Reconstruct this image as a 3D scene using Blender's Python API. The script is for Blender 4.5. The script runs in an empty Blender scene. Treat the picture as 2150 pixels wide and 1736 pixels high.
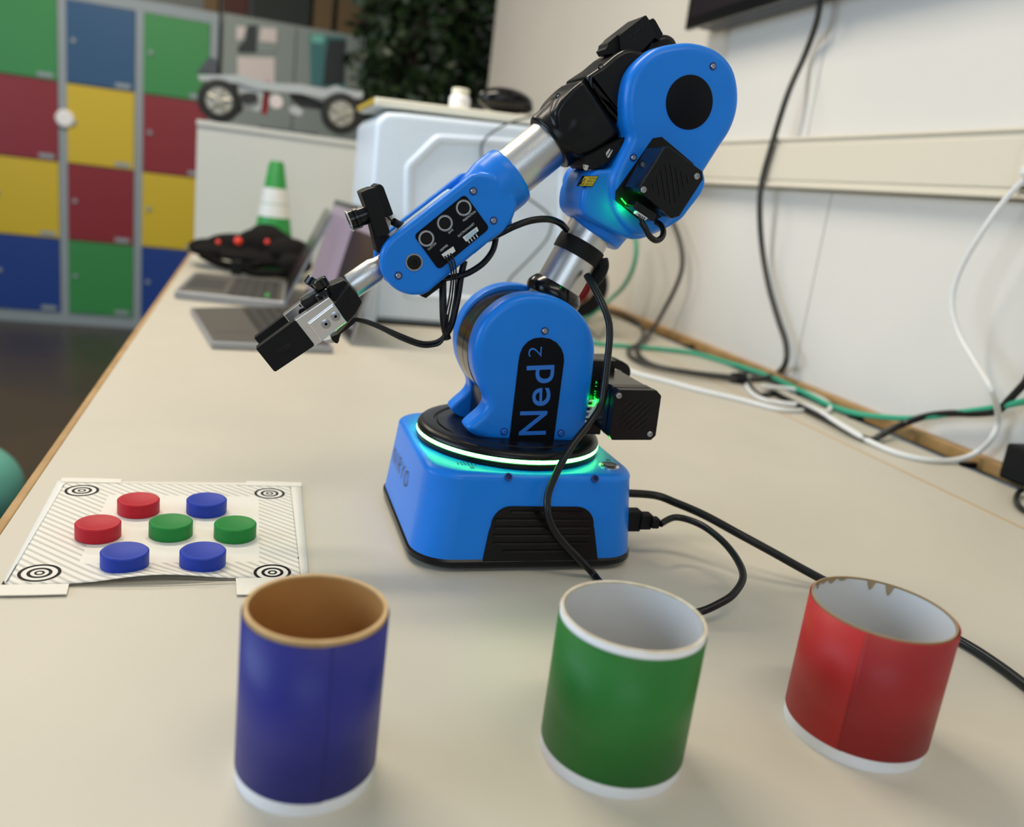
import bpy, bmesh, math, random
from mathutils import Vector, Matrix
random.seed(7)
SC = bpy.context.scene
COL = SC.collection

# ------------------------------------------------------------------ camera
F = 1773.7; H = .316; CX, CY = 1075., 868.
_Z = -Vector((-856.16, 6845.25, F)).normalized()
_Y = Vector((-553.37, -255.1, F)); _Y = (_Y - _Y.dot(_Z) * _Z).normalized()
_X = _Y.cross(_Z)
cam_d = bpy.data.cameras.new('camera'); cam = bpy.data.objects.new('camera', cam_d); COL.objects.link(cam)
cam_d.sensor_fit = 'HORIZONTAL'; cam_d.sensor_width = 36.0; cam_d.lens = F / 2150. * 36.0
cam_d.clip_start = .02; cam_d.clip_end = 60
cr = Vector((_X[0], _Y[0], _Z[0])); cd = Vector((_X[1], _Y[1], _Z[1])); cf = Vector((_X[2], _Y[2], _Z[2]))
cam.matrix_world = Matrix(((cr.x, -cd.x, -cf.x, 0), (cr.y, -cd.y, -cf.y, 0), (cr.z, -cd.z, -cf.z, H), (0, 0, 0, 1)))
cam_d.dof.use_dof = True; cam_d.dof.focus_distance = .69; cam_d.dof.aperture_fstop = 4.2
SC.camera = cam

# ------------------------------------------------------------------ world, lamps, exposure
w = bpy.data.worlds.new('world'); SC.world = w; w.use_nodes = True
w.node_tree.nodes['Background'].inputs[0].default_value = (.80, .87, 1.0, 1)
w.node_tree.nodes['Background'].inputs[1].default_value = .35
SC.view_settings.view_transform = 'Standard'; SC.view_settings.look = 'None'
SC.view_settings.gamma = 1; SC.view_settings.exposure = 0.49; SC.view_settings.use_curve_mapping = False

def area(name, loc, tgt, sx, sy, power, col):
    l = bpy.data.lights.new(name, 'AREA'); l.shape = 'RECTANGLE'; l.size = sx; l.size_y = sy
    l.energy = power; l.color = col
    o = bpy.data.objects.new(name, l); COL.objects.link(o)
    o.location = loc; o.rotation_euler = (Vector(tgt) - Vector(loc)).to_track_quat('-Z', 'Y').to_euler()
    return o
WARM = (1, .885, .725)
area('ceiling_lamp', (-.35, 1.75, 2.05), (-.35, 1.75, 0), 1.2, .22, 27, WARM)
area('ceiling_lamp', (.35, -.3, 2.05), (.35, -.3, 0), 1.2, .22, 7, WARM)
area('ceiling_lamp', (-.9, 3.9, 2.05), (-.9, 3.9, 0), 1.3, .35, 24, WARM)
area('window_light', (-3.1, .9, .9), (0, .9, .2), 2.6, 1.5, 46, (.62, .80, 1))
area('window_light', (-.6, -2.2, 1.1), (.3, 1, .2), 1.6, 1.3, 12, (.70, .85, 1))

# ------------------------------------------------------------------ materials
def mat(name, col, rough=.5, metal=0, spec=.5, noise=None, nscale=40, bump=0, bscale=300, emit=None, estr=0, coat=0, trans=0):
    m = bpy.data.materials.new(name); m.use_nodes = True
    nt = m.node_tree; b = nt.nodes['Principled BSDF']
    b.inputs['Base Color'].default_value = (*col, 1); b.inputs['Roughness'].default_value = rough
    b.inputs['Metallic'].default_value = metal; b.inputs['Specular IOR Level'].default_value = spec
    b.inputs['Coat Weight'].default_value = coat
    if trans: b.inputs['Transmission Weight'].default_value = trans
    if emit: b.inputs['Emission Color'].default_value = (*emit, 1); b.inputs['Emission Strength'].default_value = estr
    tc = nt.nodes.new('ShaderNodeTexCoord')
    if noise:
        n = nt.nodes.new('ShaderNodeTexNoise'); n.inputs['Scale'].default_value = nscale; n.inputs['Detail'].default_value = 4
        nt.links.new(tc.outputs['Object'], n.inputs['Vector'])
        mx = nt.nodes.new('ShaderNodeMix'); mx.data_type = 'RGBA'
        mx.inputs[6].default_value = (*col, 1); mx.inputs[7].default_value = (*noise, 1)
        rp = nt.nodes.new('ShaderNodeMapRange'); rp.inputs[1].default_value = .35; rp.inputs[2].default_value = .65
        nt.links.new(n.outputs['Fac'], rp.inputs[0]); nt.links.new(rp.outputs[0], mx.inputs[0])
        nt.links.new(mx.outputs[2], b.inputs['Base Color'])
    if bump:
        n2 = nt.nodes.new('ShaderNodeTexNoise'); n2.inputs['Scale'].default_value = bscale
        nt.links.new(tc.outputs['Object'], n2.inputs['Vector'])
        bp = nt.nodes.new('ShaderNodeBump'); bp.inputs['Strength'].default_value = bump; bp.inputs['Distance'].default_value = .0006
        nt.links.new(n2.outputs['Fac'], bp.inputs['Height']); nt.links.new(bp.outputs[0], b.inputs['Normal'])
    return m
M = {}
M['blue'] = mat('blue_plastic', (.006, .195, .74), .34, spec=.3, noise=(.007, .205, .77), nscale=30, bump=.05, bscale=1500)
M['blue_shade'] = mat('blue_recess_shade', (.004, .03, .2), .5)  # darker copy of the blue, shade of recesses and slots painted in
M['black'] = mat('black_plastic', (.0045, .0045, .0055), .29, spec=.26, bump=.08, bscale=1800)
M['black_gloss'] = mat('black_gloss', (.004, .004, .005), .18, spec=.35)
M['black_matte'] = mat('black_matte', (.0045, .0045, .005), .6, spec=.22, bump=.2, bscale=900)
M['print_black'] = mat('black_print', (.0025, .003, .006), .5, spec=.12)
M['cable'] = mat('black_cable', (.0045, .0045, .005), .35, spec=.35)
M['cable_grey'] = mat('dark_grey_cable', (.03, .028, .025), .5)
M['cable_green'] = mat('green_cable', (.03, .38, .22), .5)
M['cable_white'] = mat('white_cable', (.78, .78, .76), .45)
M['alu'] = mat('brushed_aluminium', (.60, .60, .60), .36, metal=1, bump=.15, bscale=500)
M['alu_bright'] = mat('machined_aluminium', (.78, .78, .79), .25, metal=1)
M['steel'] = mat('steel_screw', (.42, .43, .46), .3, metal=1)
M['text_blue'] = mat('blue_lettering', (.012, .16, .62), .45)
M['text_white'] = mat('white_lettering', (.55, .60, .66), .5)
M['text_grey'] = mat('grey_lettering', (.075, .065, .065), .5)
M['conn'] = mat('white_connector', (.72, .74, .74), .45)
M['conn_blue'] = mat('pale_blue_connector', (.38, .55, .72), .4)
M['led'] = mat('green_light_ring', (.5, 1, .7), .4, emit=(.085, 1.0, .13), estr=13.0)
M['led_small'] = mat('green_status_light', (.1, 1, .3), .4, emit=(.02, 1.0, .16), estr=9.0)
M['led_dim'] = mat('dim_green_light', (.02, .3, .04), .4, emit=(.02, .8, .10), estr=.8)
M['caution'] = mat('yellow_label', (.55, .38, .03), .5)
M['table'] = mat('table_laminate', (.585, .540, .445), .42, noise=(.56, .52, .43), nscale=6, bump=.04, bscale=1200)
M['wood'] = mat('wood_edge', (.46, .28, .11), .5, noise=(.37, .21, .07), nscale=20)
M['wood_thin'] = mat('wood_seam', (.52, .33, .13), .5)
M['wall'] = mat('wall_paint', (.66, .62, .545), .7, noise=(.64, .60, .53), nscale=3)
M['wall_lit'] = mat('lit_wall_panel', (.74, .715, .67), .5, noise=(.72, .70, .66), nscale=3)  # whiter copy of the wall paint, brighter light put into the colour
M['wall_back'] = mat('back_wall_paint', (.35, .36, .33), .7)
M['trunk'] = mat('cream_trunking', (.72, .66, .54), .45)
M['ceil'] = mat('ceiling_paint', (.75, .74, .70), .8)
M['floor'] = mat('dark_vinyl_floor', (.050, .036, .026), .34, noise=(.035, .030, .026), nscale=2.2)
M['frame'] = mat('grey_locker_frame', (.28, .33, .36), .5)
M['dgreen'] = mat('green_locker', (.035, .25, .065), .4)
M['dred'] = mat('red_locker', (.24, .014, .022), .4)
M['dyellow'] = mat('yellow_locker', (.62, .45, .02), .4)
M['dblue'] = mat('blue_locker', (.008, .045, .25), .4)
M['dblue2'] = mat('steel_blue_locker', (.02, .085, .20), .4)
M['grey_cab'] = mat('grey_cabinet', (.23, .27, .25), .5)
M['paper'] = mat('white_paper', (.80, .77, .70), .6)
M['paper_pink'] = mat('pinkish_paper', (.66, .58, .56), .6)
M['teal'] = mat('teal_rubber', (.16, .50, .41), .5)
M['teal_print'] = mat('teal_print', (.04, .17, .17), .5)
M['dark_print'] = mat('dark_print', (.012, .02, .02), .5)
M['white_plastic'] = mat('white_plastic', (.76, .86, .98), .28)  # pale blue of the reflected window put into the base colour
M['white_board'] = mat('white_board', (.62, .62, .58), .5)
M['cream'] = mat('cream_board', (.88, .84, .70), .5)
M['tape'] = mat('white_tape', (.78, .74, .65), .55, bump=.3, bscale=200)
M['g_cone'] = mat('green_cone', (.02, .28, .05), .45)
M['w_band'] = mat('white_band', (.75, .76, .72), .4)
M['leaf'] = mat('dark_leaf', (.012, .030, .010), .45, noise=(.028, .055, .016), nscale=5)
M['bark'] = mat('bark', (.05, .03, .02), .8)
M['brown_box'] = mat('cardboard', (.14, .09, .04), .8)
M['dark_box'] = mat('dark_box', (.012, .018, .014), .7)
M['darkred_box'] = mat('dark_red_box', (.06, .012, .006), .7)
M['laptop'] = mat('silver_laptop', (.34, .35, .37), .35, metal=.6)
M['keys'] = mat('dark_keys', (.02, .018, .016), .5)
M['deck'] = mat('laptop_deck', (.07, .06, .05), .45)
M['screen'] = mat('purple_screen', (.05, .04, .05), .3, emit=(.29, .235, .29), estr=.62)
M['screen_dark'] = mat('dark_screen', (.012, .007, .012), .25)
M['bag'] = mat('black_fabric', (.008, .007, .0065), .9, spec=.1, bump=.6, bscale=150)
M['red'] = mat('red_detail', (.62, .02, .02), .4)
M['red_led'] = mat('red_light', (.8, .05, .03), .4, emit=(1, .06, .04), estr=.08)
M['tyre'] = mat('tyre_rubber', (.012, .012, .010), .7)
M['rim'] = mat('silver_rim', (.42, .40, .34), .4, metal=.5)
M['chassis'] = mat('pale_chassis', (.42, .45, .45), .4)
M['dark_deck'] = mat('dark_base', (.06, .07, .08), .6)
M['disc_red'] = mat('red_disc', (.46, .008, .022), .45, spec=.25)
M['disc_blue'] = mat('blue_disc', (.012, .040, .36), .45, spec=.25)
M['disc_green'] = mat('green_disc', (.010, .21, .035), .45, spec=.25)
M['wrap_blue'] = mat('dark_blue_paper', (.020, .022, .215), .46, spec=.35, noise=(.022, .025, .235), nscale=15)
M['wrap_green'] = mat('green_paper', (.018, .165, .024), .46, spec=.35, noise=(.020, .175, .026), nscale=15)
M['wrap_red'] = mat('red_paper', (.44, .018, .018), .46, spec=.35, noise=(.46, .02, .02), nscale=15)
M['card_white'] = mat('white_card_edge', (.88, .88, .90), .5)
M['card_brown'] = mat('brown_card', (.44, .21, .055), .6, noise=(.48, .24, .07), nscale=25)
M['card_rim'] = mat('brown_card_rim', (.62, .42, .20), .6, noise=(.52, .33, .14), nscale=80)
M['card_in'] = mat('white_card_inside', (.60, .60, .60), .42, noise=(.64, .64, .635), nscale=12)
M['card_rim_w'] = mat('pale_card_rim', (.75, .70, .58), .6, noise=(.62, .52, .36), nscale=120)
M['torn'] = mat('torn_brown_card', (.33, .23, .12), .8)
M['rubber_red'] = mat('dark_red_plastic', (.30, .012, .022), .4)

# ------------------------------------------------------------------ pixel rays -> points on real planes
def _ray(px, py):
    v = Vector((px - CX, py - CY, F)); return Vector((_X.dot(v), _Y.dot(v), _Z.dot(v)))
def G(px, py, z=0.):
    r = _ray(px, py); return Vector((0, 0, H)) + r * ((z - H) / r.z)
def AY(px, py, y):
    r = _ray(px, py); return Vector((0, 0, H)) + r * (y / r.y)
def AX(px, py, x):
    r = _ray(px, py); return Vector((0, 0, H)) + r * (x / r.x)
def crop(pts, ox, oy, s):
    return [(ox + a / s, oy + b / s) for a, b in pts]
def plane(pts, y):
    return [(q.x, q.z) for q in (AY(a, b, y) for a, b in pts)]

# ------------------------------------------------------------------ object helpers
WLOC = {}
def thing(name, label, cat, loc, group=None):
    o = bpy.data.objects.new(name, None); COL.objects.link(o); o.location = loc; o.empty_display_size = .05
    WLOC[o.name] = Vector(loc); o['label'] = label; o['category'] = cat
    if group: o['group'] = group
    return o
def tag(o, label=None, cat=None, group=None, kind=None):
    if label: o['label'] = label
    if cat: o['category'] = cat
    if group: o['group'] = group
    if kind: o['kind'] = kind
    return o
def obj(name, vf, m, parent=None, smooth=False, label=None, auto=None):
    v, f = vf
    v = [Vector(p) for p in v]
    lo = Vector((min(p.x for p in v), min(p.y for p in v), min(p.z for p in v)))
    hi = Vector((max(p.x for p in v), max(p.y for p in v), max(p.z for p in v)))
    c = (lo + hi) / 2
    if parent is None: c.z = lo.z
    me = bpy.data.meshes.new(name); me.from_pydata([tuple(p - c) for p in v], [], f); me.update()
    bm = bmesh.new(); bm.from_mesh(me); bmesh.ops.recalc_face_normals(bm, faces=bm.faces)
    if smooth:
        for fc in bm.faces: fc.smooth = True
        a = math.radians(auto or 35)
        for e in bm.edges:
            if len(e.link_faces) == 2 and e.calc_face_angle(0) > a: e.smooth = False
    bm.to_mesh(me); bm.free()
    if isinstance(m, (list, tuple)):
        for k in m: me.materials.append(k)
    else: me.materials.append(m)
    o = bpy.data.objects.new(name, me); COL.objects.link(o)
    pl = Vector((0, 0, 0))
    if parent is not None: o.parent = parent; pl = WLOC[parent.name]
    o.location = c - pl; WLOC[o.name] = c
    if label: o['label'] = label
    return o
def join(*vfs):
    V, Fc = [], []
    for v, f in vfs:
        n = len(V); V += [Vector(p) for p in v]; Fc += [tuple(i + n for i in q) for q in f]
    return V, Fc
def box(c, s, R=None):
    c = Vector(c); h = Vector(s) / 2; V = []
    for i in range(8):
        p = Vector((h.x if i & 1 else -h.x, h.y if i & 2 else -h.y, h.z if i & 4 else -h.z))
        V.append(c + (R @ p if R else p))
    return V, [(0, 1, 3, 2), (4, 6, 7, 5), (0, 4, 5, 1), (2, 3, 7, 6), (0, 2, 6, 4), (1, 5, 7, 3)]
def bbox(x0, x1, y0, y1, z0, z1):
    return box(((x0 + x1) / 2, (y0 + y1) / 2, (z0 + z1) / 2), (abs(x1 - x0), abs(y1 - y0), abs(z1 - z0)))
def rbox(c, s, r, R=None, seg=3):
    bm = bmesh.new(); bmesh.ops.create_cube(bm, size=1)
    for v in bm.verts: v.co = Vector((v.co.x * s[0], v.co.y * s[1], v.co.z * s[2]))
    bmesh.ops.bevel(bm, geom=bm.edges[:], offset=r, segments=seg, affect='EDGES', profile=.5)
    c = Vector(c); bm.verts.index_update()
    V = [c + (R @ v.co if R else v.co.copy()) for v in bm.verts]; Fc = [tuple(v.index for v in f.verts) for f in bm.faces]
    bm.free(); return V, Fc
def frame(d, up=Vector((0, 0, 1))):
    d = Vector(d).normalized()
    if abs(d.dot(up)) > .98: up = Vector((1, 0, 0))
    x = up.cross(d).normalized(); y = d.cross(x); return x, y, d
def lathe(prof, origin, d, seg=48, close=True):
    """prof: list of (r, t) along direction d"""
    x, y, z = frame(d); o = Vector(origin); V, Fc = [], []
    for r, t in prof:
        for k in range(seg):
            a = 2 * math.pi * k / seg; V.append(o + z * t + (x * math.cos(a) + y * math.sin(a)) * r)
    n = len(prof)
    for i in range(n - 1):
        for k in range(seg):
            k2 = (k + 1) % seg; Fc.append((i * seg + k, i * seg + k2, (i + 1) * seg + k2, (i + 1) * seg + k))
    if close:
        Fc.append(tuple(range(seg))[::-1]); Fc.append(tuple((n - 1) * seg + k for k in range(seg)))
    return V, Fc
def cyl(p0, p1, r0, r1=None, seg=32, ch=0):
    p0 = Vector(p0); p1 = Vector(p1); L = (p1 - p0).length; r1 = r0 if r1 is None else r1
    if ch: return lathe([(r0 - ch, 0), (r0, ch), (r1, L - ch), (r1 - ch, L)], p0, p1 - p0, seg)
    return lathe([(r0, 0), (r1, L)], p0, p1 - p0, seg)
def ball(c, r, seg=24, sc=(1, 1, 1)):
    V, Fc = [], []; n = seg // 2
    for i in range(n + 1):
        t = math.pi * i / n
        for k in range(seg):
            a = 2 * math.pi * k / seg
            V.append(Vector(c) + Vector((math.sin(t) * math.cos(a) * sc[0], math.sin(t) * math.sin(a) * sc[1], math.cos(t) * sc[2])) * r)
    for i in range(n):
        for k in range(seg):
            k2 = (k + 1) % seg; Fc.append((i * seg + k, i * seg + k2, (i + 1) * seg + k2, (i + 1) * seg + k))
    return V, Fc
def catmull(P, n=8, closed=False):
    P = [Vector(p) for p in P]; out = []
    N = len(P); rng = range(N if closed else N - 1)
    for i in rng:
        g = lambda k: P[k % N] if closed else P[max(0, min(N - 1, k))]
        a, b, c, d = g(i - 1), g(i), g(i + 1), g(i + 2)
        for j in range(n):
            t = j / n
            out.append(.5 * ((2 * b) + (c - a) * t + (2 * a - 5 * b + 4 * c - d) * t * t + (3 * b - a - 3 * c + d) * t ** 3))
    if not closed: out.append(P[-1])
    return out
def tube(P, r, n=8, seg=10, smoothpath=True):
    pts = catmull(P, n) if smoothpath else [Vector(p) for p in P]
    q = [pts[0]]
    for p in pts[1:]:
        if (p - q[-1]).length > 1e-5: q.append(p)
    pts = q; V, Fc = [], []
    x, y, z = frame(pts[1] - pts[0])
    for i, p in enumerate(pts):
        d = (pts[min(i + 1, len(pts) - 1)] - pts[max(i - 1, 0)]).normalized()
        x = (x - d * x.dot(d)).normalized(); y = d.cross(x)
        for k in range(seg):
            a = 2 * math.pi * k / seg; V.append(p + (x * math.cos(a) + y * math.sin(a)) * r)
    for i in range(len(pts) - 1):
        for k in range(seg):
            k2 = (k + 1) % seg; Fc.append((i * seg + k, i * seg + k2, (i + 1) * seg + k2, (i + 1) * seg + k))
    Fc.append(tuple(range(seg))[::-1]); Fc.append(tuple((len(pts) - 1) * seg + k for k in range(seg)))
    return V, Fc
def area2(o): return sum(o[i][0] * o[(i + 1) % len(o)][1] - o[(i + 1) % len(o)][0] * o[i][1] for i in range(len(o))) / 2
def rsm(o, n=4):
    return [(p.x, p.y) for p in catmull([Vector((a, b, 0)) for a, b in o], n, True)]
def rcorner(o, r, n=5):
    out = []; N = len(o)
    for i in range(N):
        p = Vector((*o[i], 0)); a = Vector((*o[i - 1], 0)) - p; b = Vector((*o[(i + 1) % N], 0)) - p
        k = min(r, a.length * .45, b.length * .45); s = p + a.normalized() * k; e = p + b.normalized() * k
        for j in range(n + 1):
            t = j / n; q = s * (1 - t) ** 2 + p * 2 * t * (1 - t) + e * t * t; out.append((q.x, q.y))
    return out
def inset(o, d):
    s = 1 if area2(o) > 0 else -1; N = len(o); out = []
    for i in range(N):
        a = Vector(o[i - 1]); b = Vector(o[i]); c = Vector(o[(i + 1) % N])
        e1 = (b - a); e2 = (c - b)
        e1 = e1.normalized() if e1.length > 1e-9 else Vector((0, 0)); e2 = e2.normalized() if e2.length > 1e-9 else e1
        n1 = Vector((-e1.y, e1.x)) * s; n2 = Vector((-e2.y, e2.x)) * s; n = n1 + n2
        if n.length < 1e-6: n = n1
        n.normalize(); k = max(.5, n.dot(n1)); q = b + n * (d / k); out.append((q.x, q.y))
    return out
def slab(o, y0, y1, r0=0, r1=0, seg=5):
    """outline in (x,z), extruded from y0 (near) to y1 (far); fillets r0, r1"""
    rings = []
    if r0:
        for j in range(seg + 1):
            a = math.pi / 2 * j / seg; rings.append((r0 * (1 - math.sin(a)), y0 + r0 * (1 - math.cos(a))))
    else: rings.append((0, y0))
    if r1:
        for j in range(seg + 1):
            a = math.pi / 2 * j / seg; rings.append((r1 * (1 - math.cos(a)), y1 - r1 * (1 - math.sin(a))))
    else: rings.append((0, y1))
    V, Fc = [], []; N = len(o)
    for d, y in rings:
        q = inset(o, d) if d > 1e-7 else o
        V += [Vector((a, y, b)) for a, b in q]
    for i in range(len(rings) - 1):
        for k in range(N):
            k2 = (k + 1) % N; Fc.append((i * N + k, i * N + k2, (i + 1) * N + k2, (i + 1) * N + k))
    Fc.append(tuple(range(N))); Fc.append(tuple((len(rings) - 1) * N + k for k in range(N))[::-1])
    return V, Fc
def prism(o, z0, z1, r=0):  # outline in (x,y) extruded in z
    V, Fc = slab([(a, b) for a, b in o], -z1, -z0, r, 0)
    return [Vector((p.x, p.z, -p.y)) for p in V], Fc
def blend(name, parts, m, parent, voxel=.0012, it=6, fac=.5, label=None):
    tmp = []
    V, Fc = join(*parts)
    me = bpy.data.meshes.new('t'); me.from_pydata([tuple(p) for p in V], [], Fc); me.update()
    bm = bmesh.new(); bm.from_mesh(me); bmesh.ops.recalc_face_normals(bm, faces=bm.faces); bm.to_mesh(me); bm.free()
    o = bpy.data.objects.new('t', me); COL.objects.link(o)
    r = o.modifiers.new('r', 'REMESH'); r.mode = 'VOXEL'; r.voxel_size = voxel
    s = o.modifiers.new('s', 'SMOOTH'); s.iterations = it; s.factor = fac
    dg = bpy.context.evaluated_depsgraph_get(); e = o.evaluated_get(dg); m2 = e.to_mesh()
    VV = [v.co.copy() for v in m2.vertices]; FF = [tuple(p.vertices) for p in m2.polygons]
    e.to_mesh_clear(); bpy.data.objects.remove(o); bpy.data.meshes.remove(me)
    return obj(name, (VV, FF), m, parent, True, label, auto=60)
def text(s, o, u, v, w=None, h=.01, off=0., depth=.0003, res=4, sp=1.0):
    """text whose bounding box starts at o, runs w along unit-ish u and h along v"""
    c = bpy.data.curves.new('t', 'FONT'); c.body = s; c.size = 1; c.offset = off; c.resolution_u = res; c.space_character = sp; c.fill_mode = 'FRONT'
    t = bpy.data.objects.new('t', c); COL.objects.link(t)
    dg = bpy.context.evaluated_depsgraph_get(); e = t.evaluated_get(dg); me = e.to_mesh()
    P = [v_.co.copy() for v_ in me.vertices]; Fc = [tuple(p.vertices) for p in me.polygons]; e.to_mesh_clear()
    bpy.data.objects.remove(t); bpy.data.curves.remove(c)
    x0 = min(p.x for p in P); x1 = max(p.x for p in P); y0 = min(p.y for p in P); y1 = max(p.y for p in P)
    u = Vector(u).normalized(); v = Vector(v).normalized(); sy = h / (y1 - y0); sx = sy if w is None else w / (x1 - x0)
    nn = u.cross(v).normalized() * depth
    V = [Vector(o) + u * ((p.x - x0) * sx) + v * ((p.y - y0) * sy) + nn for p in P]
    return V, Fc
def strip(o2, y, t=.0006):  # thin plate on plane y facing the camera side
    return slab(o2, y - t, y + .0005)
def ring2(c, r0, r1, y, t=.0004, seg=32):
    return lathe([(r1, 0), (r1, t), (r0, t), (r0, 0), (r1, 0)], (c[0], y, c[1]), (0, -1, 0), seg, False)
def screw(px, py, y, r, parent, well=True, m='steel', d=(0, -1, 0)):
    c = AY(px, py, y)
    if well: obj('screw_recess_shade', ring2((c.x, c.z), r * .98, r * 1.5, y + .0001, .0004), M['blue_shade'] if well is True else M[well], parent, True)  # dark ring paints the shade of a sunken screw
    s = obj('screw', lathe([(r, 0), (r, .0008), (r * .8, .0014), (r * .45, .0014), (r * .4, .0005)], c, d, 20), M[m], parent, True)
    return s

# ================================================================== SETTING
def struct(name, vf, m, smooth=False): return tag(obj(name, vf, m, None, smooth), kind='structure')
FZ = -.70
struct('floor', bbox(-4.2, 3.0, -3.0, 6.3, FZ - .05, FZ), M['floor'])
struct('wall_right', bbox(1.112, 1.25, -3.0, 4.42, FZ, 2.2), M['wall'])
struct('wall_alcove', bbox(1.25, 3.0, 4.30, 4.42, FZ, 2.2), M['wall'])
struct('wall_far_right', bbox(2.9, 3.0, 4.42, 6.3, FZ, 2.2), M['wall'])
struct('wall_back', bbox(-4.2, 3.0, 6.2, 6.3, FZ, 2.2), M['wall_back'])
struct('wall_left', join(bbox(-4.2, -4.1, -3, 6.3, FZ, 0.0), bbox(-4.2, -4.1, -3, 6.3, 1.9, 2.2), bbox(-4.2, -4.1, 2.6, 6.3, 0, 1.9), bbox(-4.2, -4.1, -3, -1.0, 0, 1.9)), M['wall'])
struct('wall_front', bbox(-4.2, 3.0, -3.1, -3.0, FZ, 2.2), M['wall'])
struct('ceiling', bbox(-4.2, 3.0, -3.0, 6.3, 2.2, 2.3), M['ceil'])

# jointed wall panels by the monitor; whiter colour paints the brighter-lit wall
wp = thing('wall_panelling', 'smooth jointed panelling behind the hanging cables, painted whiter as brighter-lit wall', 'wall panel', (1.104, 1.0, .0))
def wpanel(y0, y1, z0, z1):
    obj('panel', rbox((1.109, (y0 + y1) / 2, (z0 + z1) / 2), (.006, y1 - y0 - .003, z1 - z0), .0012), M['wall_lit'], wp)
for (a, b) in ((1.62, 2.02), (.80, 1.62), (-.6, .80)):
    wpanel(a, b, .505, 1.6)
for (a, b) in ((1.50, 2.35), (.92, 1.50), (-.6, .92)):
    wpanel(a, b, -.02, .397)

# cable trunking on the wall
tk = thing('cable_trunking', 'cream rectangular cable trunking running along the wall', 'trunking', (1.09, 1.0, .45))
obj('trunking_body', rbox((1.090, .9, .451), (.036, 3.6, .100), .003), M['trunk'], tk)
obj('trunking_lid', rbox((1.0725, .9, .451), (.006, 3.6, .072), .002), M['trunk'], tk)
obj('trunking_lip', rbox((1.071, .9, .4985), (.008, 3.6, .006), .002), M['trunk'], tk)
obj('trunking_lip', rbox((1.071, .9, .4035), (.008, 3.6, .008), .003), M['trunk'], tk)
so = thing('wall_socket', 'cream socket outlet on the trunking at the right edge', 'socket', (1.066, 1.0, .45))
obj('face_plate', rbox((1.066, .985, .452), (.008, .085, .082), .003), M['trunk'], so)
obj('socket_hole', rbox((1.0625, 1.010, .468), (.003, .016, .010), .001), M['keys'], so)
obj('socket_hole', rbox((1.0625, .975, .468), (.003, .016, .010), .001), M['keys'], so)
obj('dark_slot', rbox((1.0615, .985, .414), (.002, .075, .003), .0005), M['keys'], so)
obj('plug', rbox((1.055, .998, .437), (.016, .018, .014), .003), M['cable_white'], so)

# ================================================================== TABLE
tb = thing('long_table', 'long laminate work table with a wooden edge carrying the robot', 'table', (.45, 1.2, FZ))
obj('tabletop', bbox(-.184, .9085, -.35, 1.968, -.028, 0), M['table'], tb)
obj('tabletop', bbox(-.184, .9085, 1.970, 3.08, -.028, 0), M['table'], tb)
obj('rear_panel', bbox(.9125, 1.045, -.35, 3.08, -.028, 0), M['table'], tb)
obj('seam_strip', bbox(.9085, .9125, -.35, 3.08, -.028, .0003), M['wood_thin'], tb)
obj('edge_strip', rbox((-.1885, .43, -.014), (.009, 1.56, .0285), .002), M['wood'], tb)
obj('edge_strip', rbox((-.1885, 2.145, -.014), (.009, 1.869, .0285), .002), M['wood'], tb)
for x in (-.12, .95):
    for y in (-.2, 1.4, 2.9):
        obj('leg', box((x, y, (FZ - .028) / 2), (.045, .045, -FZ - .028)), M['frame'], tb)
rail = thing('wall_rail', 'wooden rail along the wall behind the table with a dark gap', 'rail', (1.09, 1.2, -.03))
obj('wood_board', rbox((1.099, 1.37, .003), (.022, 3.4, .022), .003), M['wood'], rail)
obj('gap_shade_strip', bbox(1.064, 1.088, -.35, 3.07, -.028, -.012), M['keys'], rail)  # near-black strip stands in for the shade in the gap
obj('metal_rail', bbox(1.047, 1.064, -.35, 3.07, -.028, -.0035), M['frame'], rail)
for y in (.62, .985, 1.25, 1.33, 1.41, 1.9): obj('clip', rbox((1.074, y, -.002), (.030, .008, .010), .001), M['black'], rail)
for x in (1.09,):
    for y in (-.2, 2.9): obj('bracket', bbox(1.06, 1.11, y, y + .03, -.10, -.028), M['frame'], rail)

# ================================================================== ROBOT
RC = (.2427, .743)      # turning axis
YN = .698               # near faces of the arm
YC = .743
rb = thing('robot_arm', 'blue six-axis desktop robot arm on a square base with glowing green ring', 'robot arm', (RC[0], RC[1], 0))

def rsq(cx, cy, hx, hy, r, n=8):
    o = []
    for (sx, sy, a0) in ((1, 1, 0), (-1, 1, 90), (-1, -1, 180), (1, -1, 270)):
        for j in range(n + 1):
            a = math.radians(a0 + 90 * j / n); o.append((cx + sx * (hx - r) + r * math.cos(a), cy + sy * (hy - r) + r * math.sin(a)))
    return o
def loft(rings, cap=True):
    V, Fc = [], []; N = len(rings[0][0])
    for o, z in rings: V += [Vector((a, b, z)) for a, b in o]
    for i in range(len(rings) - 1):
        for k in range(N):
            k2 = (k + 1) % N; Fc.append((i * N + k, i * N + k2, (i + 1) * N + k2, (i + 1) * N + k))
    if cap: Fc.append(tuple(range(N))[::-1]); Fc.append(tuple((len(rings) - 1) * N + k for k in range(N)))
    return V, Fc
BX, BY = .2460, .7445
TB = lambda z: .1040 - (z - .010) * .105   # half width of the shell at height z
shell = [(rsq(BX, BY, TB(.009), TB(.009), .034), .009), (rsq(BX, BY, TB(.0795), TB(.0795), .032), .0795)]
for j in range(1, 7):
    a = math.pi / 2 * j / 6; q = .0075
    shell.append((rsq(BX, BY, TB(.0795) - q * (1 - math.cos(a)), TB(.0795) - q * (1 - math.cos(a)), .030), .0795 + q * math.sin(a)))
shell.append((rsq(BX, BY, TB(.0795) - .016, TB(.0795) - .016, .025), .0876))
obj('base_shell', loft(shell), M['blue'], rb, True)
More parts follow.
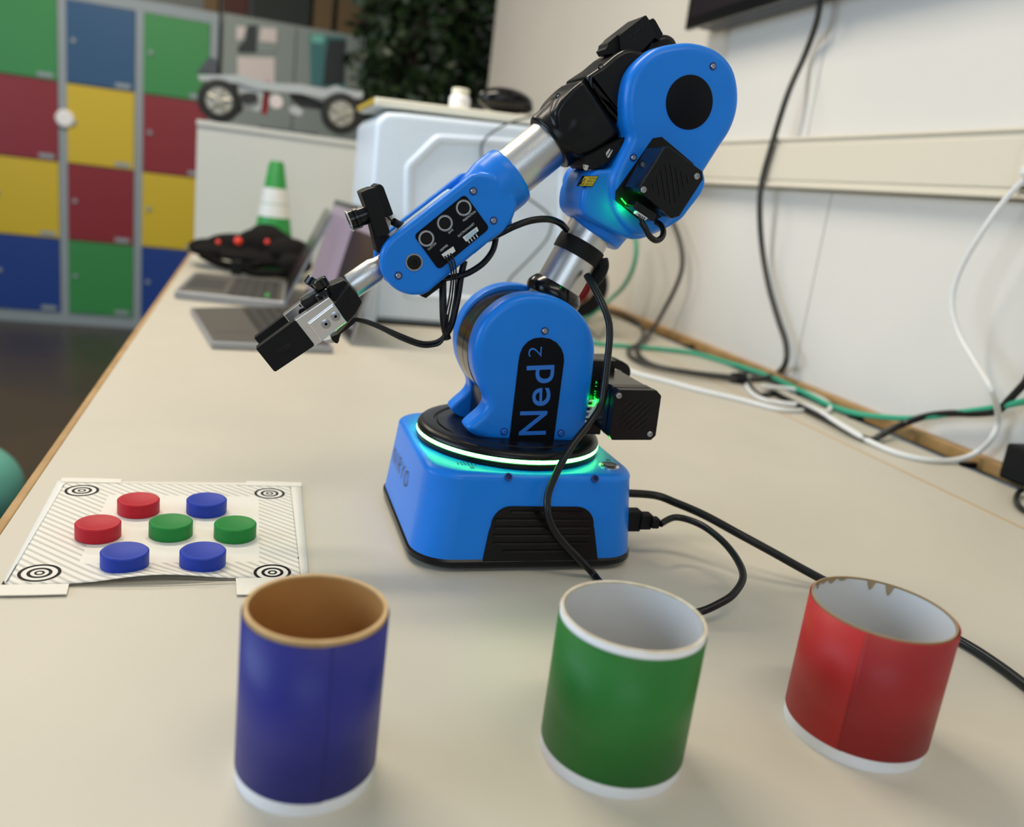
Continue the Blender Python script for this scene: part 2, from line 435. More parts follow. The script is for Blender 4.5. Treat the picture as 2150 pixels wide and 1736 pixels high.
obj('base_rim', loft([(rsq(BX, BY, .102, .102, .034), .003), (rsq(BX, BY, .1055, .1055, .035), .006), (rsq(BX, BY, .1055, .1055, .035), .010), (rsq(BX, BY, .103, .103, .034), .0125)]), M['black'], rb, True)
for sx in (-1, 1):
    for sy in (-1, 1): obj('rubber_foot', cyl((BX + sx * .075, BY + sy * .075, 0), (BX + sx * .075, BY + sy * .075, .004), .014), M['black_matte'], rb, True)
# front vent panel (follows the tapered wall)
def FP(x, z, d=.0): return Vector((x, BY - TB(z) - d, z))
def fpoly(pts, d0, d1):
    V = [FP(a, b, d1) for a, b in pts] + [FP(a, b, d0) for a, b in pts]; N = len(pts)
    return V, [tuple(range(N)), tuple(range(N, 2 * N))[::-1]] + [(k, (k + 1) % N, N + (k + 1) % N, N + k) for k in range(N)]
va = [(.2005, .0085), (.3085, .0085), (.3013, .040)] + [(.3005 - .017 * (1 - math.cos(t)), .042 + .017 * math.sin(t)) for t in [math.pi / 2 * j / 7 for j in range(8)]]
va += [(.2225 - .017 * math.sin(t), .042 + .017 * math.cos(t)) for t in [math.pi / 2 * j / 7 for j in range(8)]]
va += [(.2040, .036)]
pan = obj('vent_panel', fpoly(va, -.002, .0012), M['black'], rb)
for i, z in enumerate((.0545, .0475, .0405, .0335, .0265, .0195)):
    a, b = ((.222, .288) if i == 0 else (.218, .285) if i == 5 else (.2085, .2975))
    obj('louvre', fpoly([(a, z - .0009), (b, z - .0009), (b, z + .0009), (a, z + .0009)], .001, .0030), M['black_gloss'], rb)
for x in (.2175, .2975):
    obj('screw_recess_shade', lathe([(.0036, 0), (.0036, .0012), (.0025, .0012), (.0022, .0)], (x, BY - TB(.08) + .0010, .0840), (0, -.8, .6), 20), M['blue_shade'], rb, True)
# logo lettering on the left face
xs = BX - TB(.045) - .0002
lean = Vector((-(0), -1, 0)); upv = Vector((.105, 0, 1)).normalized()
x_at = lambda z: BX - TB(z)
obj('lettering', text('NIRYO', (x_at(.0440) - .0006, .806, .0440), (0, -1, 0), upv, .083, .0150, -.008, sp=1.35), M['text_grey'], rb, label='grey NIRYO lettering')
# vents on the top near the left edge
for (cx, cy, n) in ((.170, .790, 6), (.178, .672, 7)):
    for k in range(n):
        obj('vent_slot', rbox((cx + k * .0030, cy - (k % 2) * .001, .0877), (.0011, .010 - abs(k - n / 2) * .0012, .0008), .0002), M['blue_shade'], rb)
# button
bp = G(1279, 974, .090)
obj('power_button_ring', lathe([(.0095, 0), (.0095, .0012), (.0080, .0022), (.0066, .0018), (.0066, 0)], (bp.x, bp.y, .0873), (0, 0, 1), 32, False), M['alu_bright'], rb, True)
obj('power_button', lathe([(.0064, 0), (.0064, .0016), (.0055, .0024), (.001, .0022)], (bp.x, bp.y, .0873), (0, 0, 1), 32), M['black_gloss'], rb, True)
pq = G(1277, 961, .0897); obj('power_symbol', lathe([(.0022, 0), (.0022, .0002), (.0016, .0002), (.0016, 0)], (pq.x, pq.y, .0877), (0, 0, 1), 20, False), M['text_grey'], rb)
pq = G(992, 976, .0897); obj('symbol', lathe([(.0022, 0), (.0022, .0002), (.0015, .0002), (.0015, 0)], (pq.x, pq.y, .0877), (0, 0, 1), 20, False), M['text_grey'], rb)
# turning ring
R0 = RC
obj('ring_base', lathe([(.080, .0872), (.0858, .0874), (.0868, .0890), (.0868, .0925), (.0858, .0938)], (R0[0], R0[1], 0), (0, 0, 1), 96), M['black'], rb, True)
obj('light_ring', lathe([(.085, .0936), (.0872, .0936), (.0874, .0952), (.0872, .0968), (.085, .0968)], (R0[0], R0[1], 0), (0, 0, 1), 96), M['led'], rb, True, label='glowing green-white light ring')
obj('turntable', lathe([(.0858, .0966), (.0872, .0970), (.0872, .0985), (.0860, .1010), (.0838, .1030), (.080, .1038), (.0722, .1038), (.0715, .1022), (.0690, .1022), (.0682, .1036), (.001, .1040)], (R0[0], R0[1], 0), (0, 0, 1), 96), M['black'], rb, True)

# shoulder covers
S = [(315, 1455), (400, 1375), (480, 1310), (522, 1240), (508, 1170), (450, 1070), (405, 960), (388, 850), (392, 745), (412, 640), (452, 540), (512, 450), (592, 370), (690, 300), (800, 255), (920, 237), (1040, 245), (1160, 275), (1265, 328), (1355, 400), (1422, 480), (1470, 570), (1496, 670), (1502, 760), (1490, 900), (1472, 1050), (1452, 1200), (1432, 1340), (1418, 1420), (1380, 1500), (1300, 1597), (1140, 1592), (935, 1587), (735, 1582), (560, 1572), (400, 1525)]
So = plane(crop(S, 900, 560, 4.34), .706)
So = rsm(rcorner(So, .004, 2), 2)
blend('shoulder_cover', [slab(So, YN, .722, .0070, .001, 5)], M['blue'], rb, .0010, 14, .5)
blend('shoulder_cover', [slab(So, .764, .786, .001, .0035, 5)], M['blue'], rb, .0012, 12, .5)
Sx, Sz = .2400, .1790
obj('shoulder_drum', lathe([(.0500, 0), (.0515, .001), (.0515, .0185), (.0503, .0190), (.0503, .0196), (.0515, .0201), (.0515, .043), (.050, .044)], (Sx, .7205, Sz), (0, 1, 0), 96), M['black_gloss'], rb, True)
obj('shoulder_core', rbox((Sx + .008, YC, .1285), (.080, .043, .044), .003), M['black'], rb, True)
# name plate
pl = [(733, 1582), (1137, 1590), (1232, 860), (1228, 800), (1205, 740), (1165, 690), (1105, 655), (1030, 643), (960, 652), (905, 680), (860, 728), (832, 790), (820, 850)]
plo = plane(crop(pl, 900, 560, 4.34), YN)
obj('name_plate', strip(plo, YN, .0007), M['print_black'], rb)
def cv(x, y, ox=900, oy=560, s=4.34, yy=YN - .0008): return AY(ox + x / s, oy + y / s, yy)
def fit_text(s, b0, b1, top, off, m, **k):   # b0,b1 baseline ends, top = point above b0
    u = b1 - b0; v = top - b0; v = v - u.normalized() * v.dot(u.normalized())
    return obj('lettering', text(s, b0, u, v, u.length, v.length, off), M[m], rb, **k)
fit_text('N', cv(1066, 1528), cv(1082, 1312), cv(820, 1528), .006, 'text_blue', label='blue letter N')
fit_text('e', cv(1105, 1263), cv(1112, 1098), cv(940, 1263), .006, 'text_blue', label='blue letter e')
fit_text('d', cv(1138, 1057), cv(1145, 893), cv(888, 1057), .006, 'text_blue', label='blue letter d')
fit_text('2', cv(1026, 822), cv(1034, 728), cv(905, 822), -.014, 'text_blue', label='thin blue raised figure 2')
screw(900 + 1058 / 4.34, 560 + 585 / 4.34, YN, .0024, rb); screw(900 + 688 / 4.34, 560 + 1502 / 4.34, YN, .0024, rb, m='text_blue'); screw(900 + 1205 / 4.34, 560 + 1515 / 4.34, YN, .0024, rb, m='text_blue')

# upper arm tube, collar, strap
a0 = AY(1165, 612, YC); a1 = AY(1230, 499, YC); ax = (a1 - a0).normalized()
def ua(t): return a0 + ax * t
obj('shoulder_collar', lathe([(.0255, -.006), (.0272, -.002), (.0274, .001), (.0262, .004), (.0240, .0075), (.0228, .0090), (.0213, .0092)], ua(-.0025), ax, 64), M['black_gloss'], rb, True)
obj('upper_tube', cyl(ua(-.02), ua(.085), .0214, seg=64), M['alu'], rb, True)
obj('strap', lathe([(.0214, 0), (.0228, .0005), (.0231, .007), (.0227, .0145), (.0214, .015)], ua(.0365), ax, 48), M['black_matte'], rb, True)
tp = [AY(1262, 545, .735), AY(1264, 560, .735), AY(1255, 580, .737), AY(1243, 592, .74)]
obj('strap_tail', tube(tp, .0065, 5, 10), M['black_matte'], rb, True)

# elbow body
E1 = [(1020, 295), (1130, 292), (1240, 320), (1330, 375), (1395, 460), (1428, 570), (1433, 690), (1415, 790), (1375, 890), (1310, 990), (1240, 1100), (1170, 1210), (1100, 1320), (1040, 1410), (985, 1490), (900, 1560), (800, 1590), (720, 1585), (650, 1520), (590, 1430), (565, 1330), (565, 1230), (590, 1150), (620, 1085), (655, 1010), (690, 930), (672, 850), (663, 760), (665, 650), (690, 530), (740, 440), (820, 365), (900, 320)]
E1o = rsm(plane(crop(E1, 1100, 0, 3.214), .706), 3)
D1 = [(345, 1105), (400, 1150), (490, 1140), (600, 1085), (700, 960), (900, 950), (1080, 1100), (1120, 1250), (1020, 1400), (950, 1480), (800, 1555), (650, 1600), (480, 1530), (345, 1440), (300, 1380), (272, 1300), (262, 1220), (290, 1150)]
D1o = rsm(plane(crop(D1, 1100, 0, 3.214), .778), 3)
D2 = [(400, 1150), (490, 1140), (600, 1085), (700, 960), (900, 950), (1080, 1100), (1120, 1250), (1020, 1400), (950, 1480), (800, 1560), (650, 1600), (480, 1530), (330, 1440), (310, 1330), (340, 1230)]
D2o = rsm(plane(crop(D2, 1100, 0, 3.214), .735), 3)
n0 = AY(1244, 497, YC)
neck = lathe([(.0240, 0), (.0262, .002), (.0280, .012), (.0320, .028), (.036, .045), (.034, .06)], n0, ax, 48)
blend('elbow_cover', [slab(E1o, YN, .724, .0085, .001), slab(D1o, .758, .786, .001, .008), slab(D2o, .7045, .765, .004, .0), neck], M['blue'], rb, .0011, 9, .5)
dc = AY(1447.5, 215, YN)
obj('elbow_disc', lathe([(.0222, 0), (.0222, .0006), (.0215, .0010)], (dc.x, YN + .0002, dc.z), (0, -1, 0), 64), M['print_black'], rb, True)
screw(1100 + 1275 / 3.214, 447 / 3.214, YN, .0022, rb); screw(1330, 331, YN, .0022, rb)
# elbow motor, with a black plate painting the dark of its recess
c4 = lambda P: crop(P, 1160, 240, 5.42)
rec = plane(c4([(1140, 272), (1240, 256), (1600, 560), (1590, 720), (1300, 1130), (1150, 1215), (970, 1190), (718, 985), (718, 878)]), YN)
obj('recess_shade_plate', strip(rec, YN, .0008), M['black_matte'], rb)
mb = plane(c4([(1255, 372), (1310, 365), (1690, 648), (1697, 740), (1425, 1160), (1345, 1182), (985, 885), (972, 832)]), .664)
obj('motor_body', slab(inset(mb, .0006), .667, YN + .003), M['black_gloss'], rb)
obj('motor_plate', slab(mb, .661, .6672, .0008, 0, 2), M['black'], rb)
for (xa, ya, xb, yb) in ((1145, 790, 1160, 870), (1190, 710, 1225, 920), (1240, 630, 1290, 970), (1290, 570, 1352, 1015), (1345, 550, 1405, 1000), (1405, 600, 1455, 925), (1470, 650, 1500, 850), (1530, 690, 1550, 780)):
    p = AY(1160 + xa / 5.42, 240 + ya / 5.42, .661); q = AY(1160 + xb / 5.42, 240 + yb / 5.42, .661)
    d = (q - p).normalized(); n = Vector((d.z, 0, -d.x)) * .0006
    obj('motor_vent', slab([((p + n).x, (p + n).z), ((q + n).x, (q + n).z), ((q - n).x, (q - n).z), ((p - n).x, (p - n).z)], .6604, .6615), M['black_gloss'], rb)
screw(1160 + 1035 / 5.42, 240 + 857 / 5.42, .661, .0027, rb, False); screw(1160 + 1640 / 5.42, 240 + 705 / 5.42, .661, .0027, rb, False)
cb = plane(c4([(965, 985), (1195, 1130), (1140, 1220), (920, 1060)]), .672)
obj('motor_connector', slab(cb, .672, .690, .0006), M['black_gloss'], rb)
wc = plane(c4([(965, 1100), (1085, 1180), (1065, 1205), (950, 1130)]), .6705)
obj('connector_plug', slab(wc, .6705, .676), M['conn'], rb)
for k in range(4):
    b = AY(1160 + (985 + 22 * k) / 5.42, 240 + (1135 + 14 * k) / 5.42, .6695)
    obj('plug_wire', tube([b, AY(1160 + (985 + 12 * k) / 5.42, 240 + (1190 + 8 * k) / 5.42, .669), AY(1160 + (1005 + 6 * k) / 5.42, 240 + 1235 / 5.42, .669)], .0005, 4, 6), M['cable'], rb, True)
obj('motor_cable', tube([AY(1160 + a / 5.42, 240 + b / 5.42, y) for a, b, y in ((1010, 1225, .669), (1060, 1300, .667), (1110, 1390, .666), (1180, 1435, .667), (1245, 1400, .670), (1262, 1330, .675), (1235, 1265, .682), (1180, 1225, .688))], .0026, 6, 10), M['cable'], rb, True)
lp = AY(1160 + 830 / 5.42, 240 + 1010 / 5.42, .690)
obj('status_light', rbox((lp.x, .690, lp.z), (.012, .001, .0012), .0003, Matrix.Rotation(math.radians(38), 3, 'Y')), M['led_dim'], rb, label='small green status light beside the elbow motor')
gl = bpy.data.lights.new('status_glow', 'POINT'); gl.energy = .009; gl.color = (.0, 1, .04); gl.shadow_soft_size = .002
go = bpy.data.objects.new('status_glow', gl); COL.objects.link(go); gp = AY(1160 + 800 / 5.42, 240 + 1060 / 5.42, .6915); go.location = gp
gl2 = gl.copy(); gl2.energy = .005; go2 = bpy.data.objects.new('status_glow', gl2); COL.objects.link(go2); go2.location = (.3085, .6995, .142)
# yellow caution label
cl = AY(1180 + 340 / 9.644, 240 + 1455 / 9.644, .712)
cap = [(455, 1245), (745, 1245), (610, 1465), (340, 1455)]
cq = [AY(1180 + a / 9.644, 240 + b / 9.644, .7085 + .002) for a, b in cap]
yl = .7035
cpo = plane(crop(cap, 1180, 240, 9.644), yl)
obj('caution_label', slab(cpo, yl - .0005, yl + .006), M['print_black'], rb)
cpi = plane(crop([(462, 1255), (733, 1255), (608, 1452), (352, 1442)], 1180, 240, 9.644), yl - .0007)
obj('caution_face', slab(cpi, yl - .0008, yl), M['caution'], rb, label='yellow caution label with a warning triangle')
def ctext(s, x0, y0, x1, y1, xt, yt):
    b0, b1, t = [AY(1180 + a / 9.644, 240 + b / 9.644, yl - .0010) for a, b in ((x0, y0), (x1, y1), (xt, yt))]
    obj('lettering', text(s, b0, b1 - b0, t - b0, (b1 - b0).length, (t - b0).length, 0, .0001, 1), M['print_black'], rb)
ctext('CAUTION', 535, 1315, 700, 1318, 550, 1275); ctext('BEWARE OF', 505, 1370, 645, 1373, 518, 1335); ctext('HAND CRUSH', 465, 1428, 610, 1432, 478, 1395)
tri = plane(crop([(355, 1420), (440, 1420), (480, 1280)], 1180, 240, 9.644), yl - .001); tri2 = plane(crop([(388, 1408), (432, 1408), (462, 1320)], 1180, 240, 9.644), yl - .0012)
obj('warning_triangle', slab(tri, yl - .0010, yl), M['print_black'], rb); obj('triangle_face', slab(tri2, yl - .0012, yl), M['caution'], rb)
# bits inside the elbow fork
c9 = lambda P: crop(P, 1180, 240, 9.644)
obj('fork_shade_block', slab(plane(c9([(500, 850), (1300, 430), (1260, 560), (1080, 760), (900, 960), (740, 1070), (600, 1110), (520, 1040)]), .712), .7085, .760), M['black_matte'], rb)  # solid black block paints the darkness inside the fork
for P in ([(885, 780), (960, 690), (975, 720), (895, 850)], [(905, 870), (1010, 715), (1025, 725), (945, 880)]):
    obj('silver_clip', slab(plane(c9(P), .7075), .7070, .712), M['alu_bright'], rb)
obj('silver_clip', slab(plane(c9([(460, 1015), (540, 1040), (500, 1135), (465, 1090)]), .7075), .7070, .712), M['alu_bright'], rb)

# forearm housing (black, two pieces)
c6 = lambda P: crop(P, 1120, 60, 5.786)
f0 = AY(1120 + 192 / 5.786, 60 + 1392 / 5.786, YC); f1 = AY(1067, 371, YC)
fax = (f0 - f1).normalized()
FA = [(600, 616), (840, 960), (1050, 1245), (990, 1340), (800, 1470), (650, 1555), (540, 1560), (400, 1480), (260, 1200), (240, 1020), (330, 860), (450, 735)]
blend('forearm_housing', [slab(rcorner(plane(c6(FA), .719), .003, 3), .716, .770, .004, .004), lathe([(.0262, -.001), (.0268, .002), (.0275, .012), (.0285, .022), (.027, .045)], f0, fax, 48)], M['black'], rb, .0011, 16, .5)
FB = [(625, 590), (840, 448), (1000, 312), (1100, 255), (1180, 240), (1300, 268), (1420, 320), (1600, 700), (1500, 1100), (1250, 1330), (1130, 1330), (1095, 1250), (860, 950)]
obj('elbow_housing', slab(rsm(rcorner(plane(c6(FB), .719), .003, 3), 2), .716, .772, .005, .005), M['black'], rb, True, auto=50)
obj('seam_dark_filler', slab(plane(c6([(520, 680), (640, 600), (800, 700), (1110, 1230), (1060, 1320), (900, 1250)]), .724), .723, .766), M['black_matte'], rb)  # added matte filler, keeps stray highlights out of the seam gap
hb = [(760, 420), (800, 330), (850, 272), (905, 240), (955, 232), (1000, 250), (1030, 295), (1060, 420), (900, 520)]
obj('elbow_hub', slab(rsm(plane(crop(hb, 1100, 0, 3.214), .740), 3), .736, .775, .006, .006), M['black'], rb, True, auto=50)
screw(1120 + 820 / 5.786, 60 + 470 / 5.786, .7195, .0018, rb, 'black_matte', d=(-.4, -.6, .6)); screw(1120 + 300 / 5.786, 60 + 822 / 5.786, .735, .0016, rb, 'black_matte', d=(-.5, -.2, .8))
# servo on top
c7 = lambda P: crop(P, 1240, 10, 11.94)
obj('servo', slab(rcorner(plane(c7([(725, 765), (1385, 255), (1490, 410), (1640, 790), (1300, 1150), (950, 1240), (760, 1160)]), .728), .0010, 2), .728, .764), M['black'], rb)
obj('servo_bracket', slab(plane(c7([(420, 960), (640, 770), (800, 700), (900, 1100), (760, 1230), (420, 1240), (350, 1120), (400, 1060)]), .734), .732, .754), M['black_matte'], rb)
obj('servo_bracket', slab(plane(c7([(1480, 390), (1540, 345), (1600, 400), (1790, 740), (1700, 900), (1560, 820)]), .735), .733, .752), M['black_matte'], rb)
for a, b in ((985, 785), (1287, 545)):
    p = AY(1240 + a / 11.94, 10 + b / 11.94, .728); obj('servo_hole', cyl((p.x, .7278, p.z), (p.x, .7283, p.z), .0013, seg=16), M['black_gloss'], rb)
obj('servo_slot', slab(plane(c7([(1035, 730), (1220, 560), (1255, 610), (1065, 775)]), .728), .7277, .7285), M['black_gloss'], rb)
# forearm tube
obj('forearm_tube', cyl(f1 - fax * .012, f0 + fax * .02, .0217, seg=64), M['alu'], rb, True)

# wrist body
YW = .716
c1 = lambda P: crop(P, 780, 320, 5.4235)
W = [(98, 1220), (107, 1130), (150, 1050), (220, 965), (350, 862), (600, 667), (850, 472), (1080, 292), (1150, 245), (1250, 235), (1360, 260), (1480, 330), (1580, 440), (1640, 540), (1640, 640), (1600, 760), (1555, 840), (1480, 915), (1330, 1018), (1100, 1190), (900, 1368), (740, 1500), (640, 1588), (520, 1622), (380, 1607), (250, 1542), (150, 1430), (105, 1330)]
Wo = rsm(plane(c1(W), YW + .004), 3)
mouth = AY(1067, 377, YC); mouth = f1 + fax * .0055
neckw = lathe([(.0222, 0), (.0262, -.002), (.0275, -.008), (.0275, -.022), (.0245, -.038), (.020, -.05)], mouth, fax, 48)
W3 = plane(c1([(700, 900), (1080, 640), (1500, 500), (1560, 800), (1300, 1000), (900, 1330), (640, 1540), (380, 1560), (300, 1400), (500, 1200)]), .735)
Wb = rsm([(a, b) for a, b in plane(c1(W), YW + .012)], 3)
blend('wrist_body', [slab(Wo, YW, .726, .0040, .001), slab(Wo, .757, .767, .001, .0030), slab(W3, .722, .76), neckw], M['blue'], rb, .0010, 5, .5)
obj('wrist_inner_plate', slab(plane(c1([(228, 962), (860, 474), (930, 425), (700, 760), (300, 1080)]), YW + .004), .729, .743), M['conn_blue'], rb)
pn = [(480, 945), (1062, 474), (1345, 862), (765, 1338)]
pno = rcorner(plane(c1(pn), YW), .0042, 5)
obj('control_panel', strip(pno, YW, .0007), M['print_black'], rb)
for a, b in ((625, 980), (836, 805), (1050, 631)):
    p = AY(780 + a / 5.4235, 320 + b / 5.4235, YW - .0008)
    obj('button_ring', ring2((p.x, p.z), .0064, .0067, YW - .0006), M['text_white'], rb)
    obj('button_ring', ring2((p.x, p.z), .0053, .0059, YW - .0006), M['text_white'], rb)
    obj('panel_button', lathe([(.0050, 0), (.0048, .0006)], (p.x, YW - .0006, p.z), (0, -1, 0), 32), M['black'], rb, True)
def ptext(s, x0, y0, x1, y1, hgt):
    b0, b1 = [AY(780 + a / 5.4235, 320 + b / 5.4235, YW - .0009) for a, b in ((x0, y0), (x1, y1))]
    u = (b1 - b0); v = Vector((-u.z, 0, u.x)).normalized()
    obj('lettering', text(s, b0, u, v, u.length, hgt, .0, .0001, 2), M['text_white'], rb, label='white %s lettering' % s)
ptext('CUSTOM', 652, 1118, 742, 1042, .0019); ptext('SAVE', 884, 930, 936, 886, .0019); ptext('FREEMOTION', 1052, 790, 1190, 680, .0019)
ptext('GRIPPER', 790, 1132, 876, 1062, .0019); ptext('ELECTROMAGNET', 994, 966, 1178, 816, .0019)
def pbar(P, m, y0=YW - .0025, y1=YW, n='connector'):
    return obj(n, slab(plane(c1(P), YW), y0, y1), M[m], rb)
pbar([(1033, 965), (1195, 845), (1215, 890), (1075, 1015)], 'conn', YW - .0015); pbar([(1062, 955), (1178, 868), (1195, 905), (1082, 985)], 'conn_blue', YW - .0022)
pbar([(792, 1160), (925, 1068), (948, 1120), (832, 1208)], 'conn', YW - .0030)
for k in range(4):
    q = (1088 + k * 31, 1000 - k * 22)
    pbar([(q[0], q[1]), (q[0] + 10, q[1] - 7), (q[0] + 32, q[1] + 26), (q[0] + 22, q[1] + 34)], 'text_white', YW - .0009, n='terminal_marking')
screw(780 + 1160 / 5.4235, 320 + 441 / 5.4235, YW, .0023, rb); screw(780 + 1391 / 5.4235, 320 + 776 / 5.4235, YW, .0023, rb); screw(780 + 307 / 5.4235, 320 + 1402 / 5.4235, YW, .0023, rb)
p = AY(780 + 484 / 5.4235, 320 + 1250 / 5.4235, YW)
obj('pivot_bolt_rim', ring2((p.x, p.z), .0061, .0074, YW + .0002, .0010), M['steel'], rb, True)
obj('pivot_bolt', lathe([(.0061, 0), (.0061, .0006), (.0055, .0010), (.0022, .0010), (.0018, .0001)], (p.x, YW - .0004, p.z), (0, -1, 0), 32), M['black_matte'], rb, True)
obj('under_plate', slab(plane(c1([(545, 1622), (600, 1645), (795, 1498), (760, 1460)]), .750), .742, .756), M['black'], rb)

# wrist tube
t0 = AY(738, 601, YC); t1 = AY(808, 553, YC); tax = (t1 - t0).normalized()
obj('wrist_tube', lathe([(.0110, 0), (.0112, .001), (.0112, .024), (.0096, .029), (.0088, .034), (.0088, .045)], t0, tax, 48), M['alu'], rb, True)
# gripper
c3 = lambda P: crop(P, 520, 540, 6.678)
obj('gripper_mount', slab(rcorner(plane(c3([(1212, 642), (1420, 382), (1562, 555), (1603, 628), (1500, 800), (1395, 912), (1300, 830)]), .724), .0012, 3), .722, .766, .001, .001), M['black'], rb)
obj('gripper_mount', slab(rcorner(plane(c3([(1130, 400), (1340, 312), (1420, 382), (1300, 560), (1180, 610), (1120, 480)]), .742), .001, 2), .738, .764, .001, .001), M['black'], rb)
obj('near_finger_carriage', slab(plane(c3([(660, 885), (1140, 563), (1196, 630), (1300, 780), (1395, 912), (1210, 1045), (1030, 1190), (940, 1240)]), .716), .716, .728, .0006, 0, 2), M['alu_bright'], rb)
obj('carriage_plate', slab(plane(c3([(845, 932), (1198, 662), (1395, 912), (1022, 1182)]), .713), .713, .7175, .0010, 0, 3), M['alu_bright'], rb)
for a, b in ((1232, 830), (1098, 936)):
    p = AY(520 + a / 6.678, 540 + b / 6.678, .713)
    obj('washer', lathe([(.0040, 0), (.0040, .0005), (.0034, .0007), (.0012, .0007), (.001, .0002)], (p.x, .7132, p.z), (0, -1, 0), 28), M['steel'], rb, True)
obj('finger', slab(rcorner(plane(c3([(115, 1285), (662, 882), (937, 1242), (395, 1606), (368, 1600)]), .715), .0012, 3), .715, .7275, .0008, .0008, 3), M['black_matte'], rb, label='near black gripper finger')
sp = AY(520 + 520 / 6.678, 540 + 1285 / 6.678, .715)
obj('finger_slot', rbox((sp.x, .7149, sp.z), (.013, .0005, .004), .0015 / 8, Matrix.Rotation(math.radians(-36), 3, 'Y')), M['black_gloss'], rb)
obj('finger', slab(rcorner(plane(c3([(90, 1130), (500, 818), (600, 930), (182, 1240)]), .770), .001, 3), .768, .779, .0008, .0008, 3), M['black_matte'], rb, label='far black gripper finger')
obj('far_finger_carriage', slab(plane(c3([(500, 808), (735, 628), (860, 740), (590, 918)]), .770), .768, .779, .0006, 0, 2), M['alu_bright'], rb)
obj('carriage_slot', slab(plane(c3([(725, 658), (760, 690), (748, 705), (714, 673)]), .768), .7675, .769), M['black'], rb)
p = AY(520 + 785 / 6.678, 540 + 775 / 6.678, .766)
obj('far_roller', lathe([(.0042, 0), (.0042, .002), (.0022, .0022)], (p.x, .768, p.z), (0, -1, 0), 24), M['black_gloss'], rb, True)
obj('linkage', slab(rsm(plane(c3([(740, 610), (860, 540), (980, 470), (1120, 490), (1160, 560), (1080, 620), (960, 660), (860, 735), (800, 700)]), .745), 3), .738, .756, .001, .001), M['black'], rb)
obj('linkage_plate', slab(plane(c3([(730, 590), (900, 455), (970, 430), (990, 470), (760, 640)]), .758), .757, .763), M['alu_bright'], rb)
def knob(xa, ya, xb, yb, r, y, n='knob'):
    a = AY(520 + xa / 6.678, 540 + ya / 6.678, y); b = AY(520 + xb / 6.678, 540 + yb / 6.678, y)
    obj(n, cyl(a, b, r, seg=24, ch=.0008), M['black_gloss'], rb, True)
knob(990, 310, 1065, 425, .0068, .742); knob(960, 300, 890, 410, .0075, .760); knob(1015, 480, 1085, 575, .0072, .736)
knob(1040, 400, 1110, 500, .0030, .742, 'pin')
obj('lower_linkage', slab(rsm(plane(c3([(1160, 1100), (1260, 1060), (1395, 915), (1480, 830), (1535, 860), (1400, 980), (1300, 1055), (1270, 1160), (1245, 1190), (1200, 1170)]), .748), 2), .742, .758), M['black'], rb)
obj('lower_plate', slab(plane(c3([(1060, 1160), (1190, 1135), (1215, 1175), (1200, 1195), (1080, 1185)]), .748), .745, .76), M['alu'], rb)

# wrist camera
c2 = lambda P: crop(P, 720, 360, 8.678)
obj('camera_case', slab(rcorner(plane(c2([(320, 378), (425, 325), (545, 285), (575, 300), (852, 1085), (838, 1130), (645, 1192), (600, 1130)]), .722), .0012, 3), .720, .752, .001, .001), M['black'], rb, label='wrist camera case')
obj('camera_back', slab(rcorner(plane(c2([(560, 290), (650, 215), (735, 265), (918, 768), (895, 800), (770, 838), (700, 800)]), .727), .002, 3), .726, .756, .001, .001), M['black'], rb)
la = AY(720 + 420 / 8.678, 360 + 790 / 8.678, .738); lb = AY(720 + 215 / 8.678, 360 + 868 / 8.678, .738); ld = (lb - la).normalized()
obj('camera_lens', lathe([(.0078, -.004), (.0078, .006), (.0088, .0065), (.0088, .0095), (.0076, .0098), (.0088, .0103), (.0088, .0150), (.0074, .0155), (.0060, .0140)], la, ld, 40), M['black_gloss'], rb, True)
obj('lens_ring', lathe([(.0089, .0145), (.0091, .0150), (.0089, .0157), (.0083, .0158), (.0083, .0145)], la, ld, 40, False), M['alu'], rb, True)
obj('camera_bracket', slab(plane(c2([(495, 940), (600, 900), (700, 1170), (850, 1165), (720, 1340), (660, 1485), (622, 1470)]), .728), .726, .748), M['black_matte'], rb)
obj('camera_wire', tube([AY(720 + a / 8.678, 360 + b / 8.678, y) for a, b, y in ((800, 800, .735), (850, 860, .735), (910, 920, .735), (980, 970, .737))], .0008, 5, 8), M['cable'], rb, True)
obj('cable_sleeve', tube([AY(720 + a / 8.678, 360 + b / 8.678, y) for a, b, y in ((915, 910, .735), (990, 955, .737), (1080, 990, .742))], .0034, 5, 10), M['cable'], rb, True)

# shoulder motor (right)
c5 = lambda P: crop(P, 1180, 720, 7.233)
mp = rcorner(plane(c5([(868, 705), (1430, 715), (1498, 795), (1412, 1400), (1340, 1467), (752, 1467), (708, 1400), (788, 775)]), .662), .0005, 2)
obj('shoulder_motor_plate', slab(mp, .660, .668, .0008, 0, 2), M['black'], rb)
obj('shoulder_motor_body', slab(inset(mp, .0010), .668, .745), M['black_gloss'], rb)
obj('shoulder_motor_band', slab(inset(mp, .0004), .672, .683), M['black'], rb)
obj('motor_mount', bbox(.283, .345, .745, .765, .118, .172), M['black'], rb)
obj('motor_mount', bbox(.280, .322, .706, .765, .108, .160), M['black_matte'], rb)
for i, (xa, ya, xb, yb) in enumerate(((915, 955, 990, 885), (905, 1065, 1105, 885), (890, 1165, 1205, 885), (880, 1270, 1300, 890), (925, 1320, 1345, 940), (1025, 1322, 1330, 1050), (1125, 1320, 1305, 1155), (1225, 1320, 1290, 1262))):
    p = AY(1180 + xa / 7.233, 720 + ya / 7.233, .660); q = AY(1180 + xb / 7.233, 720 + yb / 7.233, .660)
    d = (q - p).normalized(); n = Vector((d.z, 0, -d.x)) * .0006
    obj('motor_vent', slab([((p + n).x, (p + n).z), ((q + n).x, (q + n).z), ((q - n).x, (q - n).z), ((p - n).x, (p - n).z)], .6593, .6605), M['black_gloss'], rb)
